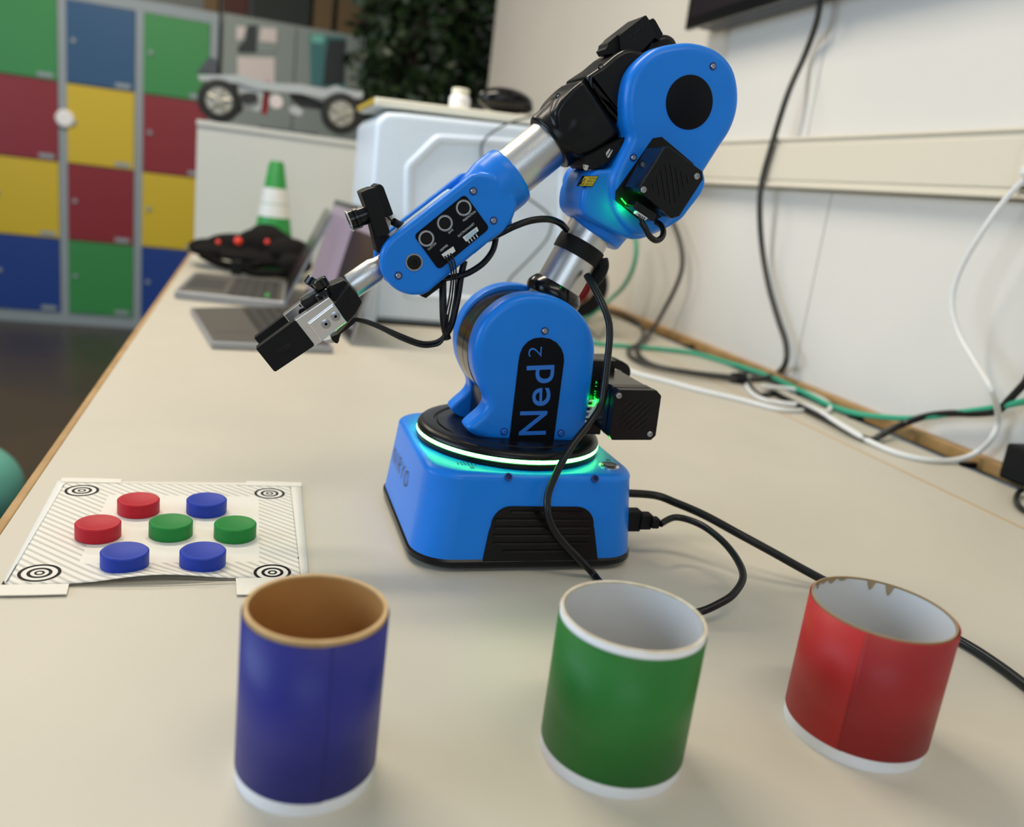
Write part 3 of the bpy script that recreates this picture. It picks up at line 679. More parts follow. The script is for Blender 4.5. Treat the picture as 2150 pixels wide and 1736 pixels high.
screw(1180 + 862 / 7.233, 720 + 800 / 7.233, .660, .0027, rb, False); screw(1180 + 1330 / 7.233, 720 + 1382 / 7.233, .660, .0027, rb, False)
hd = [(440, 190), (690, 190), (860, 245), (950, 300), (988, 380), (980, 480), (905, 470), (840, 390), (750, 358), (440, 352)]
obj('rear_bracket', slab(rsm(rcorner(plane(c5(hd), .790), .002, 2), 1), .780, .800, .001, .001), M['black'], rb)
wq = AY(1180 + 505 / 7.233, 720 + 1010 / 7.233, .700)
obj('connector_plug', rbox((wq.x, .702, wq.z), (.0075, .006, .020), .001, Matrix.Rotation(math.radians(18), 3, 'Y')), M['conn'], rb)
for k in range(4):
    z = wq.z + .008 - k * .0052
    obj('plug_tooth', rbox((wq.x - .0055 + k * -.0002, .701, z), (.005, .004, .0017), .0003), M['conn'], rb)
obj('circuit_board', bbox(wq.x - .014, wq.x + .011, .705, .707, wq.z - .024, wq.z + .045), M['black'], rb)
gq = AY(1180 + 545 / 7.233, 720 + 740 / 7.233, .7045)
obj('board_marking', text('NS 17', gq + Vector((-.001, 0, -.006)), (0, 0, 1), (-1, 0, 0), .016, .0025, 0, .0001, 1), M['led_dim'], rb)
lq = AY(1180 + 440 / 7.233, 720 + 800 / 7.233, .698)
obj('status_light', rbox((.3055, .7075, .1400), (.0020, .004, .010), .0006), M['led_dim'], rb, label='small green status light on the shoulder edge')
obj('small_plug', slab(plane(c5([(355, 1160), (405, 1195), (382, 1225), (340, 1200)]), .700), .699, .706), M['conn'], rb)

# hoses and wires belonging to the arm
def pt(L): return [AY(a, b, y) for a, b, y in L]
obj('arm_hose', tube(pt([(1190, 482, .735), (1175, 468, .725), (1150, 460, .715), (1115, 463, .712), (1080, 475, .715), (1050, 490, .725), (1030, 500, .74), (1010, 505, .75)]), .0030, 6, 12), M['cable'], rb, True)
obj('arm_hose', tube(pt([(1042, 495, .745), (1035, 525, .742), (1015, 552, .738), (985, 572, .735), (960, 580, .735), (930, 585, .745)]), .0028, 6, 12), M['cable'], rb, True)
obj('arm_hose', tube(pt([(975, 548, .745), (968, 580, .742), (960, 630, .738), (948, 680, .735), (935, 705, .737)]), .0030, 6, 12), M['cable'], rb, True)
obj('arm_hose', tube(pt([(930, 585, .748), (930, 630, .742), (932, 680, .738), (940, 712, .738)]), .0034, 6, 12), M['cable'], rb, True)
for k in range(3):
    o = k * 6
    obj('gripper_wire', tube(pt([(934 + o, 538 - k * 3, YW - .003), (943 + o, 552, YW - .006), (948 + o * .8, 575, .712), (944 + o * .9, 620, .716), (936 + o * 1., 660, .722), (931 + o, 695, .730)]), .0008, 6, 8), M['cable'], rb, True)
for k in range(2):
    o = k * 7
    obj('gripper_wire', tube(pt([(745, 668 + k * 3, .748), (770, 674 + o * .5, .745), (800, 686 + o * .5, .742), (840, 703 + o, .738), (880, 718 + o, .736), (905, 719 + o, .736), (925, 712 + o, .736), (936, 695, .737), (938, 660, .74)]), .0017, 6, 8), M['cable'], rb, True)

# ================================================================== CABLES OF THE ROBOT
uc = thing('usb_cable', 'black usb cable looping from the base socket past the green tube up the arm', 'cable', (.40, .60, 0))
ue = G(1343, 1090, .037); ue.x = .350
ug = [Vector((.376, .660, .0365)), G(1420, 1086, .040), G(1470, 1101, .040), G(1516, 1135, .038), G(1548, 1175, .034), G(1560, 1212, .030), G(1540, 1247, .024), G(1508, 1268, .018), G(1470, 1284, .012), G(1420, 1292, .005), G(1360, 1290, .003), G(1300, 1262, .003), G(1262, 1225, .003)]
up = pt([(1245, 1204, .625), (1215, 1172, .622), (1180, 1135, .622), (1157, 1100, .622), (1149, 1065, .625), (1153, 1030, .632), (1175, 980, .640), (1205, 930, .650), (1240, 885, .662), (1262, 850, .668), (1269, 810, .672), (1275, 760, .676), (1280, 710, .680), (1278, 675, .684), (1266, 640, .692), (1248, 605, .705), (1232, 578, .718)])
obj('cord', tube(ug + up, .0032, 8, 12), M['cable'], uc, True)
obj('plug', join(rbox((.3505, .672, .036), (.018, .013, .020), .0015), rbox((.3635, .669, .0362), (.012, .011, .015), .0015), rbox((.3715, .664, .0364), (.008, .009, .010), .0015)), M['black_matte'], uc)
pc = [Vector((.340, .705, .050)), G(1370, 1039, .049), G(1420, 1056, .046), G(1480, 1082, .042), G(1550, 1120, .035), G(1620, 1158, .025), G(1690, 1197, .014), G(1750, 1228, .006), G(1830, 1262, .0045), G(1920, 1298, .0045), G(2015, 1345, .0045), G(2080, 1385, .0045), G(2150, 1436, .0045), G(2230, 1500, .0045), G(2420, 1640, .0045), G(2700, 1800, .0045)]
tag(obj('power_cable', tube(pc, .0040, 8, 12), M['cable'], None, True), 'thick black power cable from the robot base passing behind the red tube', 'cable')

# ================================================================== COLOURED TUBES
def cardtube(x, y, r, h, t, wrap, rimm, inm, z0, z1, seam_a, label, lift=0):
    T = thing('cardboard_tube', label, 'tube', (x, y, 0), 'open cardboard tubes in the foreground')
    N = 96
    obj('core', lathe([(r - .0006, 0), (r - .0006, h), (r - t, h), (r - t, 0), (r - .0006, 0)], (x, y, 0), (0, 0, 1), N, False), M[rimm], T, True)
    obj('inner_lining', lathe([(r - t - .0003, 0), (r - t - .0003, h - .0012)], (x, y, 0), (0, 0, 1), N, False), M[inm], T, True)
    obj('white_edge', lathe([(r - .0004, .0), (r - .0002, .0005), (r - .0002, z0 + .003), (r - .0004, z0 + .003)], (x, y, 0), (0, 0, 1), N, False), M['card_white'], T, True)
    # paper wrap: a spiral-lapped sheet with one overlapping seam
    V, Fc = [], []; n = 100
    for i in range(n + 1):
        a = math.radians(seam_a) + 2 * math.pi * 1.012 * i / n; rr = r + .0001 + .0006 * (i / n) ** 8
        for z in (z0 + .0006 * math.sin(a), z1): V.append(Vector((x + rr * math.cos(a), y + rr * math.sin(a), z)))
    for i in range(n): Fc.append((2 * i, 2 * i + 2, 2 * i + 3, 2 * i + 1))
    n0 = len(V); a = math.radians(seam_a) + 2 * math.pi * 1.012
    ww = obj('paper_wrap', (V, Fc), M[wrap], T, True)
    so = ww.modifiers.new('thick', 'SOLIDIFY'); so.thickness = .0004; so.offset = 0
    a0 = math.radians(seam_a) - .004
    V = []; 
    for i in range(41):
        a = a0 + 1.05 * i / 40
        for z in (-.0 if i == 0 else .0, z0 + .0015): V.append(Vector((x + (r + .0009 - .0006 * i / 40) * math.cos(a), y + (r + .0009 - .0006 * i / 40) * math.sin(a), z)))
    return T
cardtube(.0405, .4045, .0373, .0990, .0028, 'wrap_blue', 'card_rim', 'card_brown', .0090, .0965, -86, 'tall dark blue wrapped cardboard tube with a brown rim')
cardtube(.2193, .3975, .0427, .0920, .0022, 'wrap_green', 'card_rim_w', 'card_in', .0085, .0875, 60, 'green wrapped cardboard tube with a white band under its rim')
cardtube(.3957, .3975, .0447, .0905, .0016, 'wrap_red', 'torn', 'card_in', .0090, .0895, -143, 'short wide red wrapped cardboard tube with torn inner edge')
V, Fc = [], []
for i in range(61):
    a = math.radians(-142 + 150 * i / 60); rr = .0447 + .0011
    for z in (.0090, .0893): V.append(Vector((.3957 + rr * math.cos(a), .3975 + rr * math.sin(a), z)))
Fc = [(2 * i, 2 * i + 2, 2 * i + 3, 2 * i + 1) for i in range(60)]
M['wrap_red_dark'] = mat('darker_red_paper', (.30, .014, .016), .46, spec=.35, noise=(.32, .016, .017), nscale=15)
gt = [o for o in bpy.data.objects if o.name.startswith('cardboard_tube')]
obj('second_sheet', (V, Fc), M['wrap_red_dark'], gt[2], True, label='darker red overlapping sheet').modifiers.new('thick', 'SOLIDIFY').thickness = .0004
obj('upper_band', lathe([(.0421, .086), (.0424, .0868), (.0426, .0905), (.0418, .0918)], (.2193, .3975, 0), (0, 0, 1), 96, False), M['card_white'], gt[1], True)
for a, wd, hh in ((100, .010, .004), (112, .012, .003), (88, .010, .0025), (60, .006, .007), (44, .006, .008), (122, .006, .005)):
    ra = math.radians(a); r = .0447 - .0016 - .0008
    V = []
    for k in (-1, -.4, 0, .3, 1):
        b = ra + k * wd / 2 / r; zz = .0903 if k in (-1, 1) else .0903 - hh * (1 - abs(k) * .6)
        V.append(Vector((.3957 + r * math.cos(b), .3975 + r * math.sin(b), zz)))
    V2 = [Vector((.3957 + r * math.cos(ra + k * wd / 2 / r), .3975 + r * math.sin(ra + k * wd / 2 / r), .0904)) for k in (-1, -.4, 0, .3, 1)]
    obj('torn_patch', (V + V2, [(i, i + 1, i + 6, i + 5) for i in range(4)]), M['torn'], gt[2])

# ================================================================== MAT WITH DISCS
mt = thing('target_mat', 'white paper mat with grey striped border and four ring targets', 'mat', (-.055, .735, 0))
cn = [G(122, 1012), G(632, 1017), G(648, 1212), G(2, 1236)]
def bil(u, v):
    a = cn[3].lerp(cn[2], u); b = cn[0].lerp(cn[1], u); p = a.lerp(b, v)
    p.z = .0012 + .0055 * max(0, math.sin(math.pi * min(1, max(0, (u - .17) / .62)))) ** 2 * max(0, 1 - v * 6) ** 2
    return p
pm = bpy.data.materials.new('striped_mat_print'); pm.use_nodes = True
nt = pm.node_tree; bs = nt.nodes['Principled BSDF']; bs.inputs['Roughness'].default_value = .55
tc = nt.nodes.new('ShaderNodeTexCoord'); sx = nt.nodes.new('ShaderNodeSeparateXYZ'); nt.links.new(tc.outputs['Object'], sx.inputs[0])
def mth(op, a, b=None, c=None):
    n = nt.nodes.new('ShaderNodeMath'); n.operation = op
    for i, q in enumerate((a, b, c)):
        if q is None: continue
        if isinstance(q, (int, float)): n.inputs[i].default_value = q
        else: nt.links.new(q, n.inputs[i])
    return n.outputs[0]
mcx = (min(p.x for p in cn) + max(p.x for p in cn)) / 2; mcy = (min(p.y for p in cn) + max(p.y for p in cn)) / 2
X0, X1, Y0, Y1 = -.1585 - mcx, .0490 - mcx, .6285 - mcy, .8405 - mcy     # printed frame
I0, I1, J0, J1 = -.1165 - mcx, .0175 - mcx, .6630 - mcy, .8100 - mcy     # blank middle
inx = mth('MULTIPLY', mth('GREATER_THAN', sx.outputs[0], X0), mth('LESS_THAN', sx.outputs[0], X1))
iny = mth('MULTIPLY', mth('GREATER_THAN', sx.outputs[1], Y0), mth('LESS_THAN', sx.outputs[1], Y1))
mx_ = mth('MULTIPLY', mth('GREATER_THAN', sx.outputs[0], I0), mth('LESS_THAN', sx.outputs[0], I1))
my_ = mth('MULTIPLY', mth('GREATER_THAN', sx.outputs[1], J0), mth('LESS_THAN', sx.outputs[1], J1))
st = mth('LESS_THAN', mth('FRACT', mth('DIVIDE', mth('ADD', mth('ADD', sx.outputs[0], 1), mth('MULTIPLY', sx.outputs[1], 1.0)), .0092)), .42)
msk = mth('MULTIPLY', mth('MULTIPLY', mth('MULTIPLY', inx, iny), mth('SUBTRACT', 1, mth('MULTIPLY', mx_, my_))), st)
mxc = nt.nodes.new('ShaderNodeMix'); mxc.data_type = 'RGBA'; mxc.inputs[6].default_value = (.80, .76, .68, 1); mxc.inputs[7].default_value = (.55, .525, .465, 1)
nt.links.new(msk, mxc.inputs[0]); nt.links.new(mxc.outputs[2], bs.inputs['Base Color'])
V = []; nu, nv = 32, 24
for j in range(nv + 1):
    for i in range(nu + 1): V.append(bil(i / nu, (j / nv)))
Fm = [(j * (nu + 1) + i, j * (nu + 1) + i + 1, (j + 1) * (nu + 1) + i + 1, (j + 1) * (nu + 1) + i) for j in range(nv) for i in range(nu)]
ps = obj('paper_sheet', (V, Fm), pm, mt, True)
ps.modifiers.new('thick', 'SOLIDIFY').thickness = .0004
def flat(poly, z, t=.0003): return prism(poly, z, z + t)
# frame line
def rr(x0, x1, y0, y1, r, n=6): return rsq((x0 + x1) / 2, (y0 + y1) / 2, (x1 - x0) / 2, (y1 - y0) / 2, r, n)
o1 = rr(-.1592, .0496, .6278, .8412, .006); o2 = rr(-.1580, .0484, .6290, .8400, .005); N = len(o1)
def mz(x, y):
    u = (x + .165) / .217; v = (y - .62) / .225
    return .0014 + .0055 * max(0, math.sin(math.pi * min(1, max(0, (u - .17) / .62)))) ** 2 * max(0, 1 - v * 6) ** 2
def dens(o, n=6): return [(o[i][0] + (o[(i + 1) % len(o)][0] - o[i][0]) * j / n, o[i][1] + (o[(i + 1) % len(o)][1] - o[i][1]) * j / n) for i in range(len(o)) for j in range(n)]
o1 = dens(o1); o2 = dens(o2); N = len(o1)
obj('frame_line', ([Vector((a, b, mz(a, b) + .0002)) for a, b in o1] + [Vector((a, b, mz(a, b) + .0002)) for a, b in o2], [(i, (i + 1) % N, N + (i + 1) % N, N + i) for i in range(N)]), M['print_black'], mt)
for px, py in ((172, 1030), (566, 1036), (572, 1202), (83, 1203)):
    c = G(px, py, .0015); tg = []
    obj('target_disc', cyl((c.x, c.y, .0014), (c.x, c.y, .00165), .0150, seg=40), M['paper'], mt)
    for r0, r1 in ((.0122, .0146), (.0062, .0086), (.0020, .0036)):
        tg.append(lathe([(r1, 0), (r1, .0002), (r0, .0002), (r0, 0)], (c.x, c.y, .0016), (0, 0, 1), 40, False))
    obj('ring_target', join(*tg), M['print_black'], mt)
fl = M['faint'] = mat('faint_grey_print', (.66, .64, .57), .6)
for P in ([(308, 1080), (318, 1078), (318, 1092), (312, 1090)], [(404, 1085), (412, 1083), (410, 1112), (402, 1125)], [(305, 1130), (330, 1120), (352, 1118), (352, 1121), (332, 1124), (310, 1134)], [(370, 1127), (392, 1118), (390, 1121), (388, 1131), (368, 1132)]):
    obj('faint_print', flat([(G(a, b, .0015).x, G(a, b, .0015).y) for a, b in P], .0016, .0001), fl, mt)
for P, lb in (([(130, 1003), (200, 1004), (255, 1006), (254, 1014), (127, 1011)], 'far left'), ([(517, 1010), (570, 1011), (633, 1013), (633, 1021), (518, 1019)], 'far right'), ([(-8, 1228), (60, 1227), (145, 1226), (140, 1247), (60, 1249), (-20, 1250)], 'near left'), ([(495, 1214), (560, 1213), (652, 1208), (655, 1246), (497, 1248)], 'near right')):
    obj('tape_strip', flat([(G(a, b, .002).x, G(a, b, .002).y) for a, b in P], .0014, .0008), M['tape'], mt)
sc_ = obj('black_scribble', flat([(G(a, b, .0017).x, G(a, b, .0017).y) for a, b in [(1, 1231), (8, 1219), (10, 1226), (17, 1229), (10, 1230)]], .0019, .0002), M['print_black'], mt)
DR, DH = .0176, .0125
discs = [((291, 1058), 'disc_red', 'red plastic disc in the far row of the mat'), ((434, 1058), 'disc_blue', 'blue plastic disc in the far row of the mat'),
         ((206, 1108), 'disc_red', 'red plastic disc at the left end of the middle row'), ((359, 1105), 'disc_green', 'green plastic disc in the centre of the mat'),
         ((494, 1109), 'disc_green', 'green plastic disc at the right end of the middle row'), ((262, 1168), 'disc_blue', 'blue plastic disc at the left of the near row'),
         ((426, 1167), 'disc_blue', 'blue plastic disc at the right of the near row')]
for (px, py), m, lb in discs:
    c = G(px, py, .0016 + DH / 2 + .0012)
    o = obj('plastic_disc', lathe([(DR - .0006, 0), (DR, .0006), (DR, DH - .0009), (DR - .0010, DH), (DR - .003, DH), (DR - .0045, DH - .0004), (.001, DH - .0007)], (c.x, c.y, .0017), (0, 0, 1), 56), M[m], None, True)
    tag(o, lb, 'disc', 'coloured plastic discs on the mat')

# ================================================================== WALL CABLES, MONITOR
mon = thing('wall_monitor', 'black wall-mounted monitor, only its lower corner in view', 'monitor', (1.05, 1.5, .79))
mz0 = .772
obj('monitor_back', rbox((1.070, 1.50, 1.05), (.055, 1.16, .56), .006), M['black'], mon)
obj('monitor_bezel', rbox((1.036, 1.50, 1.05), (.016, 1.24, .56), .004), M['black_gloss'], mon)
obj('monitor_panel', rbox((1.0275, 1.50, 1.055), (.002, 1.20, .52), .0005), M['screen_dark'], mon)
def GW(px, py, z=.005, xm=1.078):
    p = G(px, py, z)
    return p if p.x < xm else AX(px, py, xm)
def cab(name, P, r, m, label): return tag(obj(name, tube(P, r, 8, 10), M[m], None, True), label, 'cable')
WX = 1.088
tv = [AX(1724, -60, 1.06), AX(1722, -20, 1.06), AX(1716, 40, 1.065), AX(1692, 110, WX)] + [AX(a, b, 1.06) for a, b in ((1655, 195), (1622, 300), (1600, 380), (1595, 440))] + [AX(a, b, 1.075) for a, b in ((1600, 520), (1614, 600), (1634, 670), (1650, 720))] + [AX(1650, 760, 1.06), G(1634, 782, .012), G(1605, 794, .006), G(1572, 797, .005)]
cab('hanging_cable', tv, .0062, 'cable_grey', 'dark cable hanging from the monitor down to the table edge')
c2b = [AX(1330, 300, 1.07), AX(1375, 390, 1.07), AX(1408, 455, 1.07), AX(1428, 510, 1.07), AX(1432, 560, 1.07), AX(1418, 605, 1.07), AX(1392, 655, 1.06), AX(1365, 700, 1.0), G(1345, 718, .012), G(1338, 732, .006), G(1345, 750, .006), G(1375, 768, .006), G(1450, 782, .006), G(1548, 793, .006)]
cab('hanging_cable', c2b, .0058, 'cable_grey', 'dark cable hanging down behind the robot elbow onto the table')
c3b = [G(1225, 645, .03), G(1262, 650, .02), G(1310, 660, .008), G(1340, 678, .006), G(1352, 700, .006), G(1340, 722, .014), G(1320, 735, .006), G(1328, 751, .006), G(1370, 768, .010), G(1450, 784, .010), G(1548, 797, .008)]
cab('loose_cable', c3b, .0050, 'cable_grey', 'dark cable with a tight loop lying behind the shoulder motor')
pj = thing('cable_joint', 'black cable coupling joining several dark cables near the table edge', 'cable joint', G(1558, 795, 0))
pj_a = G(1545, 793, .010); pj_b = G(1568, 797, .010)
obj('coupling_body', cyl(pj_a, pj_b, .013, seg=20, ch=.002), M['black_matte'], pj, True)
obj('coupling_collar', cyl(pj_a + (pj_a - pj_b) * .5, pj_a, .009, .011, seg=20), M['black_matte'], pj, True)
c4b = [GW(1570, 800, .008), GW(1580, 818, .005), GW(1598, 831, .005), GW(1622, 824, .006), GW(1650, 838, .005), GW(1690, 858, .006), GW(1750, 888, .007), GW(1800, 914, .007), GW(1830, 924, .007), GW(1848, 915, .009), GW(1890, 893, .02), GW(1940, 875, .035), GW(1990, 868, .05), GW(2050, 868, .06), GW(2095, 862, .075), GW(2120, 838, .10), GW(2150, 806, .13), GW(2200, 750, .17), AX(2500, 560, 1.07), AX(2900, 420, 1.06)]
cab('loose_cable', c4b, .0058, 'cable', 'thick black cable bending sharply beside the wall and leaving at the right edge')
gc = [GW(1220, 712, .01), GW(1260, 722, .005), GW(1330, 728, .005), GW(1400, 734, .006), GW(1460, 742, .006), GW(1530, 762, .006), GW(1610, 788, .006), GW(1680, 820, .006), GW(1740, 850, .006), GW(1790, 866, .012), GW(1850, 875, .02), GW(1920, 878, .03), GW(2000, 868, .045), GW(2080, 857, .06), GW(2150, 843, .07), GW(2220, 830, .08), AX(2600, 900, 1.07), AX(3200, 1150, 1.07)]
cab('network_cable', gc, .0050, 'cable_green', 'green cable running along the back of the table beside the wooden rail')
g2 = [AX(1325, 470, 1.03), AX(1336, 515, 1.03), AX(1330, 560, 1.03), AX(1310, 600, 1.03), GW(1285, 625, .05), GW(1255, 650, .03), GW(1230, 668, .010), GW(1205, 690, .006)]
cab('network_cable', g2, .0060, 'cable_green', 'green cable hanging below the robot elbow in front of the wall')
w1 = [AX(2152, 376, 1.056), AX(2110, 420, 1.05), AX(2060, 490, 1.04), AX(2015, 570, 1.04), AX(1999, 635, 1.04), AX(2013, 700, 1.04), AX(2050, 765, 1.03), AX(2082, 820, 1.01), GW(2096, 878, .06), GW(2082, 920, .03), GW(2050, 950, .012), GW(2005, 966, .006), GW(1945, 965, .0045), GW(1880, 950, .0045), GW(1825, 926, .006), GW(1780, 900, .012), GW(1730, 870, .012), GW(1690, 852, .008), GW(1640, 846, .005), GW(1600, 838, .005), GW(1575, 822, .005), GW(1568, 808, .004)]
cab('white_cable', w1, .0044, 'cable_white', 'white cable hanging from the wall socket and sweeping over the table')
w2 = [GW(1280, 752, .006), GW(1310, 772, .0045), GW(1345, 786, .0045), GW(1400, 800, .0045), GW(1470, 819, .0045), GW(1560, 840, .0045), GW(1640, 860, .0045), GW(1700, 862, .003), GW(1736, 864, .0045), GW(1742, 850, .0045), GW(1718, 834, .0045), GW(1680, 820, .0045), GW(1640, 814, .0045), GW(1598, 812, .0045)]
cab('white_cable', w2, .0042, 'cable_white', 'white cable lying on the table right of the shoulder motor')
pa = thing('power_adapter', 'black power adapter cut by the right edge of the picture', 'adapter', G(2165, 1010, 0))
aq = G(2165, 1020, 0)
obj('adapter_body', rbox((aq.x, aq.y, .027), (.05, .075, .054), .005), M['black_matte'], pa)
obj('adapter_cord', tube([G(2162, 1022, .02), G(2145, 1028, .008), G(2134, 1042, .005), G(2136, 1058, .005), G(2152, 1072, .005), G(2180, 1085, .005)], .0036, 6, 10), M['cable'], pa, True)

# red and black wheel behind the robot
wh = thing('cable_reel', 'black round reel with a red hub behind the silver upper tube', 'reel', (.90, 2.02, 0))
wcn = AY(1206, 598, 2.0)
obj('wheel_rim', lathe([(.050, 0), (.078, .002), (.083, .012), (.080, .030), (.050, .032), (.050, 0)], wcn, (-.15, -1, .05), 48, False), M['black_matte'], wh, True)
obj('wheel_hub', lathe([(.052, 0), (.050, .008), (.020, .014)], wcn + Vector((0, .012, 0)), (-.15, -1, .05), 40), M['rubber_red'], wh, True)
for k in range(10):
    a = 2 * math.pi * k / 10 + .3; p = wcn + Vector((math.cos(a) * .066, -.033, math.sin(a) * .066))
    obj('rivet', ball(p, .0028, 8), M['conn'], wh, True)
obj('wheel_stand', join(bbox(wcn.x - .035, wcn.x + .035, 1.985, 2.045, 0, .012), bbox(wcn.x - .012, wcn.x + .012, 2.0, 2.03, .01, wcn.z - .045)), M['black_matte'], wh)
tw = [G(1236, 690, .01), G(1246, 702, .005), G(1258, 710, .005), G(1266, 700, .01), G(1272, 684, .02)]
cab('thin_wire', tw, .0016, 'cable', 'thin black wire beside the right edge of the shoulder cover')

# ================================================================== WHITE MACHINE
MY = 1.895
mc = thing('white_machine', 'large glossy white machine casing with an embossed octagon on its side', 'machine', (.47, 2.05, 0))
cas = [(.243, .004), (.243, .43), (.262, .452), (.30, .456), (.665, .470), (.688, .455), (.688, .004)]
obj('casing', slab(rsm(rcorner(cas, .010, 4), 1), MY, 2.25, .012, .006, 5), M['white_plastic'], mc, True, auto=40)
oc = [AY(*p, MY) for p in ((848, 600), (848, 345), (915, 280), (1045, 288), (1150, 297), (1190, 345), (1190, 600))]
oc = [(p.x, p.z) for p in oc]; oc[0] = (oc[0][0], .06); oc[-1] = (oc[-1][0], .06)
oco = rcorner(oc, .012, 3); oci = inset(oco, .016); N = len(oco)
V = [Vector((a, MY + .001, b)) for a, b in oco] + [Vector((a, MY - .006, b)) for a, b in inset(oco, .006)] + [Vector((a, MY - .006, b)) for a, b in inset(oco, .014)] + [Vector((a, MY - .0005, b)) for a, b in inset(oco, .021)]
Fo = [(i * N + k, i * N + (k + 1) % N, (i + 1) * N + (k + 1) % N, (i + 1) * N + k) for i in range(3) for k in range(N)]
obj('embossed_octagon', (V, Fo), M['white_plastic'], mc, True)
obj('door_seam', bbox(.2765, .2775, MY - .0006, MY + .003, .006, .09), M['keys'], mc)
obj('front_cover', rbox((.2600, MY - .005, .045), (.030, .012, .085), .003), M['white_plastic'], mc)
obj('foot_strip', bbox(.275, .66, MY - .004, MY + .02, 0, .010), M['black'], mc)
tbd = thing('cream_board', 'cream board lying on top of the white machine', 'board', (.47, 2.05, .46))
RY = Matrix.Rotation(math.radians(-1.6), 3, 'Y')
obj('board', rbox((.480, 2.07, .4790), (.48, .30, .017), .004, RY), M['cream'], tbd)
obj('board_end', rbox((.238, 2.07, .4723), (.006, .29, .012), .002, RY), M['caution'], tbd)
jr = thing('glass_jar', 'small pale jar with cream lid on the cream board', 'jar', (.48, 2.12, .492))
jc = AY(967, 195, 2.0); 
obj('jar_body', lathe([(.020, 0), (.024, .004), (.024, .022), (.018, .030)], (jc.x, 2.0, .4900), (0, 0, 1), 24), M['card_white'], jr, True)
obj('jar_lid', lathe([(.019, 0), (.020, .012), (.016, .014)], (jc.x, 2.0, .5195), (0, 0, 1), 24), M['cream'], jr, True)
ms = thing('computer_mouse', 'dark rounded mouse-like device resting on the cream board', 'mouse', (.6, 2.0, .49))
mc1 = AY(1062, 205, 2.0)
obj('mouse_shell', ball((mc1.x, 2.0, .522), .066, 28, (1, .62, .44)), M['black_gloss'], ms, True)
obj('mouse_side', ball((mc1.x + .042, 1.985, .512), .022, 18, (1, .8, .6)), M['black'], ms, True)
cab('thin_wire', [AY(a, b, y) for a, b, y in ((1150, 238, 1.86), (1110, 246, 1.87), (1060, 262, 1.875), (1025, 285, 1.88), (1012, 305, 1.885), (1012, 335, 1.885), (1018, 370, 1.885))], .0022, 'cable_grey', 'thin grey wire curling down the upper part of the white machine')
cab('thin_wire', [AY(a, b, 1.86) for a, b in ((1060, 395), (1100, 412), (1135, 435), (1156, 455), (1158, 475), (1146, 505), (1110, 545), (1075, 580), (1062, 600))], .0022, 'cable_grey', 'thin dark wire bowing across the white machine below the forearm tube')

# ================================================================== LAPTOPS, BAG, CONE
def quadbox(P, z0, z1, r=0): return prism([(p.x, p.y) for p in P], z0, z1, r)
L1 = thing('laptop', 'open silver laptop farther from the camera beside the black bag', 'laptop', (0, 2.2, 0), 'open laptops on the far part of the table')
a, b, c, d = G(367, 634, .008), G(598, 655, .008), G(600, 600, .008), G(396, 585, .008)
a = Vector((-.158, 2.03, 0)); b = Vector((.082, 1.985, 0)); c = Vector((.100, 2.36, 0)); d = Vector((-.140, 2.40, 0))
obj('laptop_base', quadbox([a, b, c, d], .002, .018, .002), M['laptop'], L1)
def inq(u0, u1, v0, v1, Q=(a, b, c, d)):
    f = lambda u, v: Q[0].lerp(Q[1], u).lerp(Q[3].lerp(Q[2], u), v); return [f(u0, v0), f(u1, v0), f(u1, v1), f(u0, v1)]
obj('touchpad', quadbox(inq(.06, .40, .22, .72), .018, .0186), M['keys'], L1)
obj('deck', quadbox(inq(.04, .96, .04, .96), .0175, .0182), M['deck'], L1)
for i in range(5):
    for j in range(13):
        u = .46 + i * .094; v = .07 + j * .067
        obj('key', quadbox(inq(u, u + .08, v, v + .056), .018, .0195), M['keys'], L1)
kk = obj('sticker', quadbox(inq(.80, .84, .10, .28), .0196, .0198), M['g_cone'], L1)
def screenplate(P0, P1, tilt, hgt, th, L, m):
    P0 = Vector(P0); P1 = Vector(P1); u = (P1 - P0).normalized(); n = Vector((u.y, -u.x, 0))
    if n.x > 0: n = -n
    up = (Vector((0, 0, 1)) * math.cos(tilt) - n * math.sin(tilt)).normalized(); W_ = (P1 - P0).length
    f = u.cross(up).normalized()
    if f.x > 0: f = -f
    def q(x0, x1, y0, y1, d0, d1):
        V = [P0 + u * x + up * y + f * dd for dd in (d0, d1) for (x, y) in ((x0, y0), (x1, y0), (x1, y1), (x0, y1))]
        return V, [(0, 1, 2, 3), (4, 7, 6, 5), (0, 4, 5, 1), (1, 5, 6, 2), (2, 6, 7, 3), (3, 7, 4, 0)]
    obj('screen_shell', q(0, W_, 0, hgt, -th, 0), M['laptop'], L)
    obj('screen_bezel', q(.002, W_ - .002, .002, hgt - .002, 0, .0012), M['black_gloss'], L)
    obj('screen_display', q(.010, W_ - .010, .020, hgt - .014, .0012, .0016), M[m], L)
    return q, W_
screenplate(b + Vector((-.004, 0, .018)), c + Vector((-.004, 0, .018)), math.radians(24), .225, .006, L1, 'screen_dark')
L2 = thing('laptop', 'open grey laptop nearer to the gripper with a lilac screen', 'laptop', (.05, 1.8, 0), 'open laptops on the far part of the table')
a2, b2, c2_, d2 = G(445, 716, .014), G(700, 727, .014), G(625, 640, .014), G(400, 645, .014)
Q2 = [Vector((p.x, p.y, 0)) for p in (a2, b2, c2_, d2)]
obj('laptop_base', quadbox(Q2, .002, .013, .002), M['laptop'], L2)
obj('deck', quadbox(inq(.02, .98, .03, .98, Q2), .013, .0137), M['deck'], L2)
obj('touchpad', quadbox(inq(.08, .36, .25, .70, Q2), .0137, .0141), M['deck'], L2)
for i in range(5):
    for j in range(13):
        u = .44 + i * .098; v = .07 + j * .067
        obj('key', quadbox(inq(u, u + .08, v, v + .054, Q2), .0137, .0150), M['keys'], L2)
